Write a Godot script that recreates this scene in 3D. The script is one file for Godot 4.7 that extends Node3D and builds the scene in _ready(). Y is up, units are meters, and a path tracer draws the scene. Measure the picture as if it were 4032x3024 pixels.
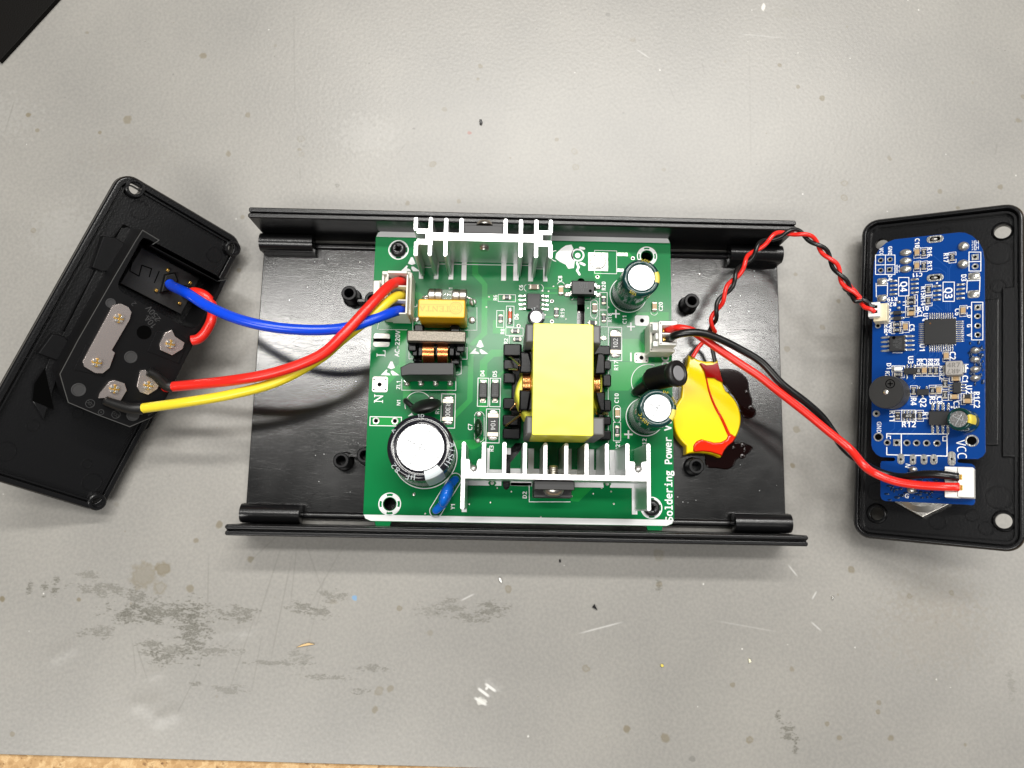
extends Node3D
# Everything is measured in millimetres and scaled to metres when a mesh is made.
const K := 0.001
const LENS := 3098.7
const EYE := 235.0
var down := Vector3(-0.01626397, 0.15243486, 0.98817969)
var ax: Vector3
var az: Vector3
var fx := Transform3D.IDENTITY
var ox := 0.0
var oy := 0.0
var ok := 1.0
var rng := RandomNumberGenerator.new()
var fonts := {}
var M := {}
var texts := {}

# ---------------------------------------------------------------- shapes
class Shape:
	var v := PackedVector3Array()
	var n := PackedVector3Array()
	var t := Transform3D.IDENTITY
	var plan := Rect2()

	func tri(a: Vector3, b: Vector3, c: Vector3, na: Vector3, nb: Vector3, nc: Vector3) -> void:
		if (b - a).cross(c - a).dot(na + nb + nc) > 0.0:
			var s := b; b = c; c = s
			s = nb; nb = nc; nc = s
		v.append(t * a); v.append(t * b); v.append(t * c)
		n.append(t.basis * na); n.append(t.basis * nb); n.append(t.basis * nc)

	func quad(a: Vector3, b: Vector3, c: Vector3, d: Vector3, na: Vector3, nb: Vector3, nc: Vector3, nd: Vector3) -> void:
		tri(a, b, c, na, nb, nc)
		tri(a, c, d, na, nc, nd)

	func face(a: Vector3, b: Vector3, c: Vector3, d: Vector3, out: Vector3) -> void:
		var m := (b - a).cross(c - a).normalized()
		if m.dot(out) < 0.0: m = -m
		quad(a, b, c, d, m, m, m, m)

	func box(c: Vector3, s: Vector3, bev := 0.15) -> void:
		var h := s * 0.5
		bev = minf(bev, minf(h.x, minf(h.y, h.z)) * 0.95)
		var e := [Vector3.RIGHT, Vector3.UP, Vector3.BACK]
		for a in 3:
			var b := (a + 1) % 3
			var d := (a + 2) % 3
			var hb: float = h[b] - bev
			var hd: float = h[d] - bev
			for sa in [-1.0, 1.0]:
				var na: Vector3 = e[a] * sa
				var o: Vector3 = c + na * h[a]
				quad(o - e[b] * hb - e[d] * hd, o + e[b] * hb - e[d] * hd, o + e[b] * hb + e[d] * hd, o - e[b] * hb + e[d] * hd, na, na, na, na)
				if bev > 0.0:
					for sb in [-1.0, 1.0]:
						var nb: Vector3 = e[b] * sb
						var p1: Vector3 = o + nb * hb
						var p2: Vector3 = c + nb * h[b] + na * (h[a] - bev)
						quad(p1 - e[d] * hd, p1 + e[d] * hd, p2 + e[d] * hd, p2 - e[d] * hd, na, na, nb, nb)
		if bev > 0.0:
			for sx in [-1.0, 1.0]:
				for sy in [-1.0, 1.0]:
					for sz in [-1.0, 1.0]:
						var q := Vector3(h.x * sx, h.y * sy, h.z * sz)
						var i := Vector3(bev * sx, bev * sy, bev * sz)
						tri(c + q - Vector3(0, i.y, i.z), c + q - Vector3(i.x, 0, i.z), c + q - Vector3(i.x, i.y, 0), Vector3(sx, 0, 0), Vector3(0, sy, 0), Vector3(0, 0, sz))

	# profile of (radius, height) turned about y at c; rows with smooth = true blend their normals
	func lathe(c: Vector3, prof: Array, seg := 24, smooth := false) -> void:
		var nn := []
		for i in prof.size() - 1:
			var d: Vector2 = prof[i + 1] - prof[i]
			nn.append(Vector2(d.y, -d.x).normalized())
		for i in prof.size() - 1:
			var n0: Vector2 = nn[i]
			var n1: Vector2 = nn[i]
			if smooth:
				if i > 0: n0 = (nn[i] + nn[i - 1]).normalized()
				if i < nn.size() - 1: n1 = (nn[i] + nn[i + 1]).normalized()
			var a: Vector2 = prof[i]
			var b: Vector2 = prof[i + 1]
			for k in seg:
				var u := TAU * k / seg
				var w := TAU * (k + 1) / seg
				var cu := Vector3(cos(u), 0, sin(u))
				var cw := Vector3(cos(w), 0, sin(w))
				var p00 := c + cu * a.x + Vector3.UP * a.y
				var p01 := c + cw * a.x + Vector3.UP * a.y
				var p10 := c + cu * b.x + Vector3.UP * b.y
				var p11 := c + cw * b.x + Vector3.UP * b.y
				var m00 := cu * n0.x + Vector3.UP * n0.y
				var m01 := cw * n0.x + Vector3.UP * n0.y
				var m10 := cu * n1.x + Vector3.UP * n1.y
				var m11 := cw * n1.x + Vector3.UP * n1.y
				if a.x > 0.0001: tri(p00, p01, p11, m00, m01, m11)
				if b.x > 0.0001: tri(p00, p11, p10, m00, m11, m10)

	func tube(pts: PackedVector3Array, r: float, seg := 10, r2 := -1.0, dome := true) -> void:
		var up := Vector3.UP
		var rings := []
		var cnt := pts.size()
		for i in cnt:
			var d := (pts[mini(i + 1, cnt - 1)] - pts[maxi(i - 1, 0)]).normalized()
			var s := d.cross(up)
			if s.length() < 0.01: s = d.cross(Vector3.RIGHT)
			s = s.normalized()
			up = s.cross(d).normalized()
			rings.append([pts[i], s, up, d])
		for i in cnt - 1:
			var ra := r if r2 < 0.0 else lerpf(r, r2, float(i) / (cnt - 1))
			var rb := r if r2 < 0.0 else lerpf(r, r2, float(i + 1) / (cnt - 1))
			for k in seg:
				var u := TAU * k / seg
				var w := TAU * (k + 1) / seg
				var a0: Vector3 = rings[i][1] * cos(u) + rings[i][2] * sin(u)
				var a1: Vector3 = rings[i][1] * cos(w) + rings[i][2] * sin(w)
				var b0: Vector3 = rings[i + 1][1] * cos(u) + rings[i + 1][2] * sin(u)
				var b1: Vector3 = rings[i + 1][1] * cos(w) + rings[i + 1][2] * sin(w)
				quad(pts[i] + a0 * ra, pts[i] + a1 * ra, pts[i + 1] + b1 * rb, pts[i + 1] + b0 * rb, a0, a1, b1, b0)
		for e in [0, cnt - 1]:
			var g: Array = rings[e]
			var re := r if r2 < 0.0 or e == 0 else r2
			var dd: Vector3 = g[3] * (-1.0 if e == 0 else 1.0)
			var tip: Vector3 = g[0] + dd * (re * 0.35 if dome else 0.0)
			for k in seg:
				var u := TAU * k / seg
				var w := TAU * (k + 1) / seg
				var a0: Vector3 = g[1] * cos(u) + g[2] * sin(u)
				var a1: Vector3 = g[1] * cos(w) + g[2] * sin(w)
				tri(g[0] + a0 * re, g[0] + a1 * re, tip, (dd + a0 * 0.3).normalized(), (dd + a1 * 0.3).normalized(), dd)

	func flat(poly: PackedVector2Array, y: float, way := 1.0) -> void:
		var ix := Geometry2D.triangulate_polygon(poly)
		var m := Vector3.UP * way
		for i in range(0, ix.size(), 3):
			var a := poly[ix[i]]
			var b := poly[ix[i + 1]]
			var c := poly[ix[i + 2]]
			tri(Vector3(a.x, y, a.y), Vector3(b.x, y, b.y), Vector3(c.x, y, c.y), m, m, m)

	static func area(p: PackedVector2Array) -> float:
		var s := 0.0
		for i in p.size():
			s += p[i].cross(p[(i + 1) % p.size()])
		return s * 0.5

	static func turned(p: PackedVector2Array) -> PackedVector2Array:
		var o := p.duplicate()
		if area(o) < 0.0: o.reverse()
		return o

	static func inset(p: PackedVector2Array, d: float) -> PackedVector2Array:
		var o := PackedVector2Array()
		var c := p.size()
		for i in c:
			var e0 := (p[i] - p[(i + c - 1) % c]).normalized()
			var e1 := (p[(i + 1) % c] - p[i]).normalized()
			var n0 := Vector2(e0.y, -e0.x)
			var n1 := Vector2(e1.y, -e1.x)
			o.append(p[i] - (n0 + n1) / maxf(0.35, 1.0 + n0.dot(n1)) * d)
		return o

	# side walls of a closed outline from height ya (outline p) to yb (outline q)
	func skirt(p: PackedVector2Array, q: PackedVector2Array, ya: float, yb: float, way := 1.0, sa := -9.0, sb := -9.0) -> void:
		var c := p.size()
		var en := []
		for i in c:
			var e := p[(i + 1) % c] - p[i]
			en.append(Vector2(e.y, -e.x).normalized())
		for i in c:
			var j := (i + 1) % c
			var m0: Vector2 = en[i]
			var m1: Vector2 = en[i]
			if en[i].dot(en[(i + c - 1) % c]) > 0.7: m0 = (en[i] + en[(i + c - 1) % c]).normalized()
			if en[i].dot(en[j]) > 0.7: m1 = (en[i] + en[j]).normalized()
			var y_a := 0.0 if sa < -1.0 else sa
			var y_b := 0.0 if sb < -1.0 else sb
			var a0 := Vector3(m0.x * way, 0, m0.y * way) * (1.0 - absf(y_a)) + Vector3.UP * y_a
			var a1 := Vector3(m1.x * way, 0, m1.y * way) * (1.0 - absf(y_a)) + Vector3.UP * y_a
			var b0 := Vector3(m0.x * way, 0, m0.y * way) * (1.0 - absf(y_b)) + Vector3.UP * y_b
			var b1 := Vector3(m1.x * way, 0, m1.y * way) * (1.0 - absf(y_b)) + Vector3.UP * y_b
			quad(Vector3(p[i].x, ya, p[i].y), Vector3(p[j].x, ya, p[j].y), Vector3(q[j].x, yb, q[j].y), Vector3(q[i].x, yb, q[i].y), a0.normalized(), a1.normalized(), b1.normalized(), b0.normalized())

	func prism(poly: PackedVector2Array, y0: float, y1: float, bev := 0.0, holes := []) -> void:
		var p := turned(poly)
		var top := p
		if bev > 0.0:
			top = inset(p, bev)
			while bev > 0.02 and Geometry2D.triangulate_polygon(top).is_empty():
				bev *= 0.6
				top = inset(p, bev)
			skirt(p, p, y0, y1 - bev)
			skirt(p, top, y1 - bev, y1, 1.0, 0.0, 1.0)
		else:
			skirt(p, p, y0, y1)
		if holes.is_empty():
			flat(top, y1)
			flat(p, y0, -1.0)
			return
		for h in holes:
			var hp := turned(h)
			skirt(hp, hp, y0, y1, -1.0)
		pierced(top, holes, y1, 1.0)
		pierced(p, holes, y0, -1.0)

	# a face with holes: cut into strips through the holes' middles so that no piece rings a hole
	func pierced(o: PackedVector2Array, holes: Array, y: float, way: float) -> void:
		var cuts := [-1000.0, 1000.0]
		for h in holes:
			var m := Vector2.ZERO
			for a in h: m += a
			cuts.append(m.x / h.size())
		cuts.sort()
		for i in cuts.size() - 1:
			var slab := PackedVector2Array([Vector2(cuts[i], -1000), Vector2(cuts[i + 1], -1000), Vector2(cuts[i + 1], 1000), Vector2(cuts[i], 1000)])
			var pieces := Geometry2D.intersect_polygons(o, slab)
			for h in holes:
				var next: Array[PackedVector2Array] = []
				for g in pieces: next.append_array(Geometry2D.clip_polygons(g, h))
				pieces = next
			for g in pieces: flat(g, y, way)

	func ring(c: Vector2, r0: float, r1: float, y: float, a0 := 0.0, a1 := TAU, seg := 32) -> void:
		for k in seg:
			var u := lerpf(a0, a1, float(k) / seg)
			var w := lerpf(a0, a1, float(k + 1) / seg)
			var d0 := Vector3(cos(u), 0, sin(u))
			var d1 := Vector3(cos(w), 0, sin(w))
			var o := Vector3(c.x, y, c.y)
			if r0 > 0.0:
				quad(o + d0 * r0, o + d1 * r0, o + d1 * r1, o + d0 * r1, Vector3.UP, Vector3.UP, Vector3.UP, Vector3.UP)
			else:
				tri(o, o + d0 * r1, o + d1 * r1, Vector3.UP, Vector3.UP, Vector3.UP)

	func stroke(pts: PackedVector2Array, w: float, y: float, closed := false) -> void:
		var c := pts.size()
		for i in (c if closed else c - 1):
			var a := pts[i]
			var b := pts[(i + 1) % c]
			var s := (b - a).orthogonal().normalized() * w * 0.5
			face(Vector3(a.x + s.x, y, a.y + s.y), Vector3(b.x + s.x, y, b.y + s.y), Vector3(b.x - s.x, y, b.y - s.y), Vector3(a.x - s.x, y, a.y - s.y), Vector3.UP)
		for i in c:
			ring(pts[i], 0.0, w * 0.5, y + 0.0005 * (i % 2 + 1), 0.0, TAU, 8)

	# a dome of solder or glue: flattened half ball
	func blob(c: Vector3, rx: float, ry: float, rz: float, seg := 14, rows := 5) -> void:
		for i in rows:
			var a := PI * 0.5 * i / rows
			var b := PI * 0.5 * (i + 1) / rows
			for k in seg:
				var u := TAU * k / seg
				var w := TAU * (k + 1) / seg
				var q := []
				for s in [[a, u], [a, w], [b, w], [b, u]]:
					q.append(Vector3(cos(s[0]) * cos(s[1]), sin(s[0]), cos(s[0]) * sin(s[1])))
				var sc := Vector3(rx, ry, rz)
				quad(c + q[0] * sc, c + q[1] * sc, c + q[2] * sc, c + q[3] * sc, (q[0] / sc).normalized(), (q[1] / sc).normalized(), (q[2] / sc).normalized(), (q[3] / sc).normalized())

	func ball(c: Vector3, s: Vector3, seg := 20, rows := 12) -> void:
		for i in rows:
			var a := PI * (float(i) / rows - 0.5)
			var b := PI * (float(i + 1) / rows - 0.5)
			for k in seg:
				var u := TAU * k / seg
				var w := TAU * (k + 1) / seg
				var q := []
				for g in [[a, u], [a, w], [b, w], [b, u]]:
					q.append(Vector3(cos(g[0]) * cos(g[1]), sin(g[0]), cos(g[0]) * sin(g[1])))
				quad(c + q[0] * s, c + q[1] * s, c + q[2] * s, c + q[3] * s, (q[0] / s).normalized(), (q[1] / s).normalized(), (q[2] / s).normalized(), (q[3] / s).normalized())

	func mesh() -> ArrayMesh:
		var arr := []
		arr.resize(Mesh.ARRAY_MAX)
		var vv := PackedVector3Array()
		vv.resize(v.size())
		for i in v.size(): vv[i] = v[i] * K
		arr[Mesh.ARRAY_VERTEX] = vv
		var nn := PackedVector3Array()
		nn.resize(n.size())
		for i in n.size(): nn[i] = n[i].normalized()
		arr[Mesh.ARRAY_NORMAL] = nn
		if plan.size.x > 0.0:
			var uv := PackedVector2Array()
			uv.resize(v.size())
			for i in v.size(): uv[i] = (Vector2(v[i].x, v[i].z) - plan.position) / plan.size
			arr[Mesh.ARRAY_TEX_UV] = uv
		var m := ArrayMesh.new()
		m.add_surface_from_arrays(Mesh.PRIMITIVE_TRIANGLES, arr)
		return m

# ---------------------------------------------------------------- measuring
func fr(x: float, y: float, k := 0.31646) -> void:
	ox = x; oy = y; ok = k

func ray(x: float, y: float) -> Vector3:
	var d := Vector3((ox + x * ok - 2016.0) / LENS, (oy + y * ok - 1512.0) / LENS, 1.0)
	return Vector3(d.dot(ax), -d.dot(down), d.dot(az))

# where a sight line meets the plane at height h of the frame f, in that frame
func on(f: Transform3D, x: float, y: float, h: float) -> Vector3:
	var inv := f.affine_inverse()
	var o := inv * Vector3(0, EYE, 0)
	var d := inv.basis * ray(x, y)
	return o + d * ((h - o.y) / d.y)

func p(x: float, y: float, h: float) -> Vector3:
	return on(fx, x, y, h)

func q(x: float, y: float, h := 0.0) -> Vector2:
	var a := on(fx, x, y, h)
	return Vector2(a.x, a.z)

func pf(f: Transform3D, x: float, y: float, h: float) -> Vector3:
	return f * on(f, x, y, h)

func poly(a: Array, h := 0.0) -> PackedVector2Array:
	var o := PackedVector2Array()
	for i in range(0, a.size(), 2): o.append(q(a[i], a[i + 1], h))
	return o

func rect(x0: float, y0: float, x1: float, y1: float, h := 0.0) -> PackedVector2Array:
	var a := q(x0, y0, h)
	var b := q(x1, y1, h)
	var c := q(x1, y0, h)
	var d := q(x0, y1, h)
	var l := (a.x + d.x) * 0.5
	var r := (b.x + c.x) * 0.5
	var t := (a.y + c.y) * 0.5
	var u := (b.y + d.y) * 0.5
	return PackedVector2Array([Vector2(l, t), Vector2(r, t), Vector2(r, u), Vector2(l, u)])

func rrect(c: Vector2, w: float, l: float, r: float, seg := 5) -> PackedVector2Array:
	var o := PackedVector2Array()
	for i in 4:
		var s := Vector2([1, 1, -1, -1][i], [-1, 1, 1, -1][i])
		var m := c + Vector2(w * 0.5 - r, l * 0.5 - r) * s
		for k in seg + 1:
			var a := PI * 0.5 * (i - 1 + float(k) / seg)
			o.append(m + Vector2(cos(a), sin(a)) * r)
	return o

func disc(c: Vector2, r: float, seg := 24) -> PackedVector2Array:
	var o := PackedVector2Array()
	for k in seg: o.append(c + Vector2(cos(TAU * k / seg), sin(TAU * k / seg)) * r)
	return o

func smooth(pts: Array, n := 10) -> PackedVector3Array:
	var o := PackedVector3Array()
	var c := pts.size()
	for i in c - 1:
		for k in n:
			o.append(pts[i].cubic_interpolate(pts[i + 1], pts[maxi(i - 1, 0)], pts[mini(i + 2, c - 1)], float(k) / n))
	o.append(pts[c - 1])
	return o

# ---------------------------------------------------------------- objects
func thing(called: String, label: String, category: String, group := "") -> Node3D:
	var o := Node3D.new()
	o.name = called
	o.transform = Transform3D(fx.basis, fx.origin * K)
	add_child(o, true)
	return tag(o, label, category, group)

func tag(o: Node3D, label: String, category: String, group := "", kind := "") -> Node3D:
	if label: o.set_meta("label", label)
	if category: o.set_meta("category", category)
	if group: o.set_meta("group", group)
	if kind: o.set_meta("kind", kind)
	return o

func ob(called: String, s: Shape, m: Material, parent: Node3D = null) -> MeshInstance3D:
	var o := MeshInstance3D.new()
	o.name = called
	o.mesh = s.mesh()
	o.material_override = m
	o.set_surface_override_material(0, m)
	o.material_override = null
	if parent == null:
		o.transform = Transform3D(fx.basis, fx.origin * K)
		add_child(o, true)
	else:
		parent.add_child(o, true)
	return o

func stuff(o: Node3D) -> Node3D:
	o.set_meta("kind", "stuff")
	return o

func mat(r: float, g: float, b: float, rough := 0.5, metal := 0.0, spec := 0.5) -> StandardMaterial3D:
	var m := StandardMaterial3D.new()
	m.albedo_color = Color(r, g, b).linear_to_srgb()
	m.roughness = rough
	m.metallic = metal
	m.metallic_specular = spec
	return m

func grain(freq: float, seed_: int, kind := FastNoiseLite.TYPE_SIMPLEX_SMOOTH, oct := 4, size := 256) -> NoiseTexture2D:
	var f := FastNoiseLite.new()
	f.seed = seed_
	f.noise_type = kind
	f.frequency = freq
	f.fractal_octaves = oct
	var t := NoiseTexture2D.new()
	t.width = size
	t.height = size
	t.seamless = true
	t.noise = f
	return t

func bumpy(m: StandardMaterial3D, t: Texture2D, depth_mm: float, per_m: float) -> StandardMaterial3D:
	m.heightmap_enabled = true
	m.heightmap_texture = t
	m.heightmap_scale = depth_mm * 0.1
	m.uv1_triplanar = true
	m.uv1_scale = Vector3.ONE * per_m
	return m

func ramp(t: NoiseTexture2D, lo: float, hi: float) -> NoiseTexture2D:
	var g := Gradient.new()
	g.colors = PackedColorArray([Color(lo, lo, lo), Color(hi, hi, hi)])
	t.color_ramp = g
	return t

# ---------------------------------------------------------------- lettering
func glyphs(s: String, font: String) -> PackedVector3Array:
	var key := font + s
	if not texts.has(key):
		var tm := TextMesh.new()
		tm.text = s
		tm.font = fonts[font]
		tm.font_size = 64
		tm.pixel_size = 1.0 / 64.0
		tm.depth = 0.05
		tm.curve_step = 4.0
		var o := PackedVector3Array()
		if tm.get_surface_count() > 0:
			var a := tm.surface_get_arrays(0)
			var vv: PackedVector3Array = a[Mesh.ARRAY_VERTEX]
			var nn: PackedVector3Array = a[Mesh.ARRAY_NORMAL]
			var ii = a[Mesh.ARRAY_INDEX]
			if ii == null or ii.size() == 0: ii = range(vv.size())
			for i in range(0, ii.size(), 3):
				if nn[ii[i]].z > 0.9 and nn[ii[i + 1]].z > 0.9:
					for k in 3: o.append(vv[ii[i + k]])
		texts[key] = o
	return texts[key]

# lettering of cap height cap at c, reading along right with up above it
func words_at(s: Shape, text: String, c: Vector3, right: Vector3, up: Vector3, cap: float, font := "mono", wide := 1.0) -> void:
	var g := glyphs(text, font)
	var k := cap / 0.71
	var m := right.cross(up).normalized()
	for i in range(0, g.size(), 3):
		s.tri(c + right * g[i].x * k * wide + up * g[i].y * k, c + right * g[i + 1].x * k * wide + up * g[i + 1].y * k, c + right * g[i + 2].x * k * wide + up * g[i + 2].y * k, m, m, m)

# flat lettering on a board: deg is how far it is turned clockwise as seen from above
func txt(s: Shape, text: String, c: Vector2, y: float, cap: float, deg := 0.0, font := "mono", wide := 1.0) -> void:
	var a := deg_to_rad(deg)
	var fat := cap * 0.035 if font == "mono" else 0.0
	for k in (4 if font == "mono" else 1):
		var o := Vector2([1, -1, -1, 1][k], [1, 1, -1, -1][k]) * fat
		words_at(s, text, Vector3(c.x + o.x, y + k * 0.001, c.y + o.y), Vector3(cos(a), 0, sin(a)), Vector3(sin(a), 0, -cos(a)), cap, font, wide)

func _ready() -> void:
	# camera, lamps and exposure
	ax = (Vector3.RIGHT - down * down.x).normalized()
	az = down.cross(ax).normalized()
	var cam := Camera3D.new()
	cam.name = "camera"
	cam.transform = Transform3D(Basis(Vector3(ax.x, -down.x, az.x), -Vector3(ax.y, -down.y, az.y), -Vector3(ax.z, -down.z, az.z)), Vector3(0, EYE * K, 0))
	cam.fov = rad_to_deg(2.0 * atan(1512.0 / LENS))
	cam.near = 0.01
	cam.far = 20.0
	add_child(cam)
	var env := Environment.new()
	env.background_mode = Environment.BG_COLOR
	env.background_color = Color(0.075, 0.077, 0.08).linear_to_srgb()
	env.tonemap_mode = Environment.TONE_MAPPER_LINEAR
	env.tonemap_exposure = 1.03
	env.sdfgi_enabled = true
	env.ssao_enabled = true
	env.ssil_enabled = true
	var we := WorldEnvironment.new()
	we.name = "surroundings"
	we.environment = env
	add_child(we)
	# rows of ceiling tubes over the bench: place (x, height, z), size, strength
	for l in [
		[Vector3(0.0, 1.6, -0.39), Vector2(1.3, 0.1), 1.5],
		[Vector3(0.25, 1.6, -0.92), Vector2(1.3, 0.12), 2.8],
		[Vector3(-0.7, 1.6, 0.85), Vector2(1.3, 0.4), 2.4],
		[Vector3(1.25, 1.6, -0.15), Vector2(0.2, 1.2), 0.9],
	]:
		var a := AreaLight3D.new()
		a.name = "ceiling_light"
		a.area_size = l[1]
		a.light_energy = l[2]
		a.light_color = Color(1.0, 0.99, 0.97)
		a.shadow_enabled = true
		a.rotation.x = -PI / 2
		a.position = l[0]
		add_child(a, true)
	rng.seed = 7
	for f in [["sans", "Droid Sans", 400], ["bold", "Droid Sans", 700], ["serif", "Droid Serif", 400], ["mono", "Droid Sans Mono", 400]]:
		var sf := SystemFont.new()
		sf.font_names = PackedStringArray([f[1]])
		sf.font_weight = f[2]
		fonts[f[0]] = sf
	make_materials()
	make_bench()
	make_case()
	make_power_board()
	make_rear_panel()
	make_front_panel()
	make_control_board()
	make_cell()
	make_wires()
	make_scraps()

func make_materials() -> void:
	var fine := grain(0.09, 1)
	var soft := grain(0.012, 2)
	var speck := grain(0.25, 3, FastNoiseLite.TYPE_CELLULAR, 2)
	M.fine = fine
	M.black = bumpy(mat(0.0055, 0.0055, 0.006, 0.4), fine, 0.02, 60.0)
	M.black.roughness = 0.26
	M.black.metallic_specular = 0.5
	M.dull_black = bumpy(mat(0.005, 0.005, 0.0055, 0.36, 0.0, 0.33), fine, 0.01, 90.0)
	M.chip_black = mat(0.013, 0.013, 0.014, 0.45)
	M.gloss_black = mat(0.004, 0.004, 0.005, 0.22, 0.0, 0.26)
	M.rubber = mat(0.007, 0.007, 0.007, 0.42)
	M.green = mat(0.003, 0.165, 0.045, 0.16, 0.0, 0.33)
	M.trace = mat(0.01, 0.26, 0.05, 0.17, 0.0, 0.33)
	M.board_edge = mat(0.35, 0.42, 0.22, 0.6)
	M.silk = mat(0.82, 0.83, 0.83, 0.5, 0.0, 0.3)
	M.grey_print = mat(0.35, 0.37, 0.38, 0.5)
	M.faint_print = mat(0.075, 0.078, 0.08, 0.5)
	M.solder = bumpy(mat(0.5, 0.49, 0.46, 0.3, 0.8), grain(0.05, 8), 0.05, 120.0)
	M.end_metal = mat(0.6, 0.54, 0.45, 0.38, 0.7)
	M.tin = mat(0.74, 0.73, 0.69, 0.22, 0.8)
	M.nickel = bumpy(mat(0.55, 0.53, 0.49, 0.3, 1.0), speck, 0.03, 150.0)
	M.brass = mat(0.85, 0.52, 0.12, 0.25, 0.75)
	M.copper = mat(0.8, 0.36, 0.14, 0.25, 1.0)
	M.alum = bumpy(mat(0.78, 0.78, 0.79, 0.36, 1.0), grain(0.06, 9), 0.02, 140.0)
	M.saw_cut = bumpy(mat(0.66, 0.66, 0.68, 0.5, 0.55), grain(0.08, 10), 0.06, 200.0)
	M.can_top = bumpy(mat(0.6, 0.6, 0.61, 0.3, 0.85), grain(0.05, 11), 0.1, 160.0)
	M.core_metal = bumpy(mat(0.34, 0.31, 0.27, 0.42, 0.7), speck, 0.05, 120.0)
	var mottle := grain(0.06, 16)
	mottle.color_ramp = Gradient.new()
	mottle.color_ramp.colors = PackedColorArray([Color(0.42, 0.4, 0.37), Color(0.62, 0.59, 0.54)])
	M.core_metal.albedo_color = Color.WHITE
	M.core_metal.albedo_texture = mottle
	M.plate = mat(0.68, 0.6, 0.57, 0.26, 0.82)
	M.nylon = mat(0.72, 0.7, 0.62, 0.35)
	M.cream = mat(0.66, 0.58, 0.4, 0.4)
	M.white = mat(0.8, 0.79, 0.76, 0.35)
	M.red = bumpy(mat(0.78, 0.022, 0.014, 0.28), grain(0.03, 18), 0.02, 60.0)
	M.yellow = mat(0.78, 0.62, 0.03, 0.3)
	M.blue_wire = mat(0.004, 0.055, 0.62, 0.24)
	M.black_wire = mat(0.006, 0.006, 0.006, 0.3)
	M.tape = bumpy(mat(0.9, 0.87, 0.09, 0.25), grain(0.012, 17, FastNoiseLite.TYPE_SIMPLEX_SMOOTH, 2), 0.03, 30.0)
	M.amber = mat(0.78, 0.42, 0.01, 0.3)
	M.amber_print = mat(0.55, 0.27, 0.008, 0.35)
	M.core_grey = bumpy(mat(0.15, 0.15, 0.155, 0.55), fine, 0.03, 120.0)
	M.sleeve_green = mat(0.004, 0.035, 0.032, 0.14)
	M.sleeve_black = mat(0.01, 0.01, 0.014, 0.14)
	M.sleeve_mark = mat(0.55, 0.6, 0.62, 0.2)
	M.gold_print = mat(0.65, 0.52, 0.06, 0.3)
	M.blue_cap = mat(0.006, 0.13, 0.6, 0.16)
	M.green_cap = mat(0.008, 0.03, 0.012, 0.1)
	M.tan = mat(0.42, 0.28, 0.14, 0.4)
	M.ceramic = mat(0.3, 0.22, 0.16, 0.4)
	M.hole = mat(0.0015, 0.0015, 0.0015, 0.8, 0.0, 0.1)
	M.blue = mat(0.003, 0.042, 0.215, 0.17, 0.0, 0.45)
	M.blue_trace = mat(0.006, 0.06, 0.27, 0.26)
	M.red_glass = mat(0.5, 0.08, 0.03, 0.1)
	M.inductor = mat(0.33, 0.31, 0.29, 0.55)
	M.cell_wrap = mat(0.93, 0.66, 0.008, 0.14, 0.0, 0.45)
	M.red_glue = mat(0.62, 0.02, 0.004, 0.06)
	M.deep_glue = mat(0.26, 0.003, 0.002, 0.05)
	M.dark_glue = mat(0.005, 0.0009, 0.0007, 0.05)
	M.glass = mat(0.9, 0.95, 0.95, 0.05)
	M.glass.transparency = BaseMaterial3D.TRANSPARENCY_ALPHA
	M.glass.albedo_color.a = 0.15

# ---------------------------------------------------------------- bench and mat
func paint_blob(im: PackedByteArray, w: int, h: int, c: Vector2, r: Vector2, col: Color, amount: float, nz: FastNoiseLite, rough: float, hollow := 0.0) -> void:
	var x0 := maxi(0, int(c.x - r.x * 1.5))
	var x1 := mini(w - 1, int(c.x + r.x * 1.5))
	var y0 := maxi(0, int(c.y - r.y * 1.5))
	var y1 := mini(h - 1, int(c.y + r.y * 1.5))
	for y in range(y0, y1 + 1):
		for x in range(x0, x1 + 1):
			var d := Vector2((x - c.x) / r.x, (y - c.y) / r.y).length()
			d += nz.get_noise_2d(x * 3.0, y * 3.0) * rough
			var a := clampf((1.0 - d) * 3.0, 0.0, 1.0) * amount
			if hollow > 0.0 and d < 0.55: a *= 1.0 - hollow
			if a <= 0.0: continue
			var i := (y * w + x) * 3
			im[i] = int(lerpf(im[i], col.r8, a))
			im[i + 1] = int(lerpf(im[i + 1], col.g8, a))
			im[i + 2] = int(lerpf(im[i + 2], col.b8, a))

func paint_line(im: PackedByteArray, w: int, h: int, a: Vector2, b: Vector2, wd: float, col: Color, amount: float) -> void:
	var len_ := a.distance_to(b)
	var steps := int(len_ * 1.5) + 1
	for s in steps + 1:
		var c := a.lerp(b, float(s) / steps)
		var f := amount * minf(1.0, 4.0 * minf(s, steps - s) / steps)
		for y in range(int(c.y - wd), int(c.y + wd) + 2):
			for x in range(int(c.x - wd), int(c.x + wd) + 2):
				if x < 0 or y < 0 or x >= w or y >= h: continue
				var k := clampf(1.0 + wd * 0.5 - Vector2(x, y).distance_to(c), 0.0, 1.0) * f
				if k <= 0.0: continue
				var i := (y * w + x) * 3
				im[i] = int(lerpf(im[i], col.r8, k))
				im[i + 1] = int(lerpf(im[i + 1], col.g8, k))
				im[i + 2] = int(lerpf(im[i + 2], col.b8, k))

var mat_frame: Transform3D
const MW := 430.0
const ML := 300.0
const TW := 2048
const TH := 1428

func mp(x: float, y: float) -> Vector2:     # photo pixel -> pixel of the mat's texture
	var a := on(mat_frame, x, y, 0.0)
	return Vector2((a.x + MW * 0.5) / MW * TW, (a.z + ML) / ML * TH)

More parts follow.
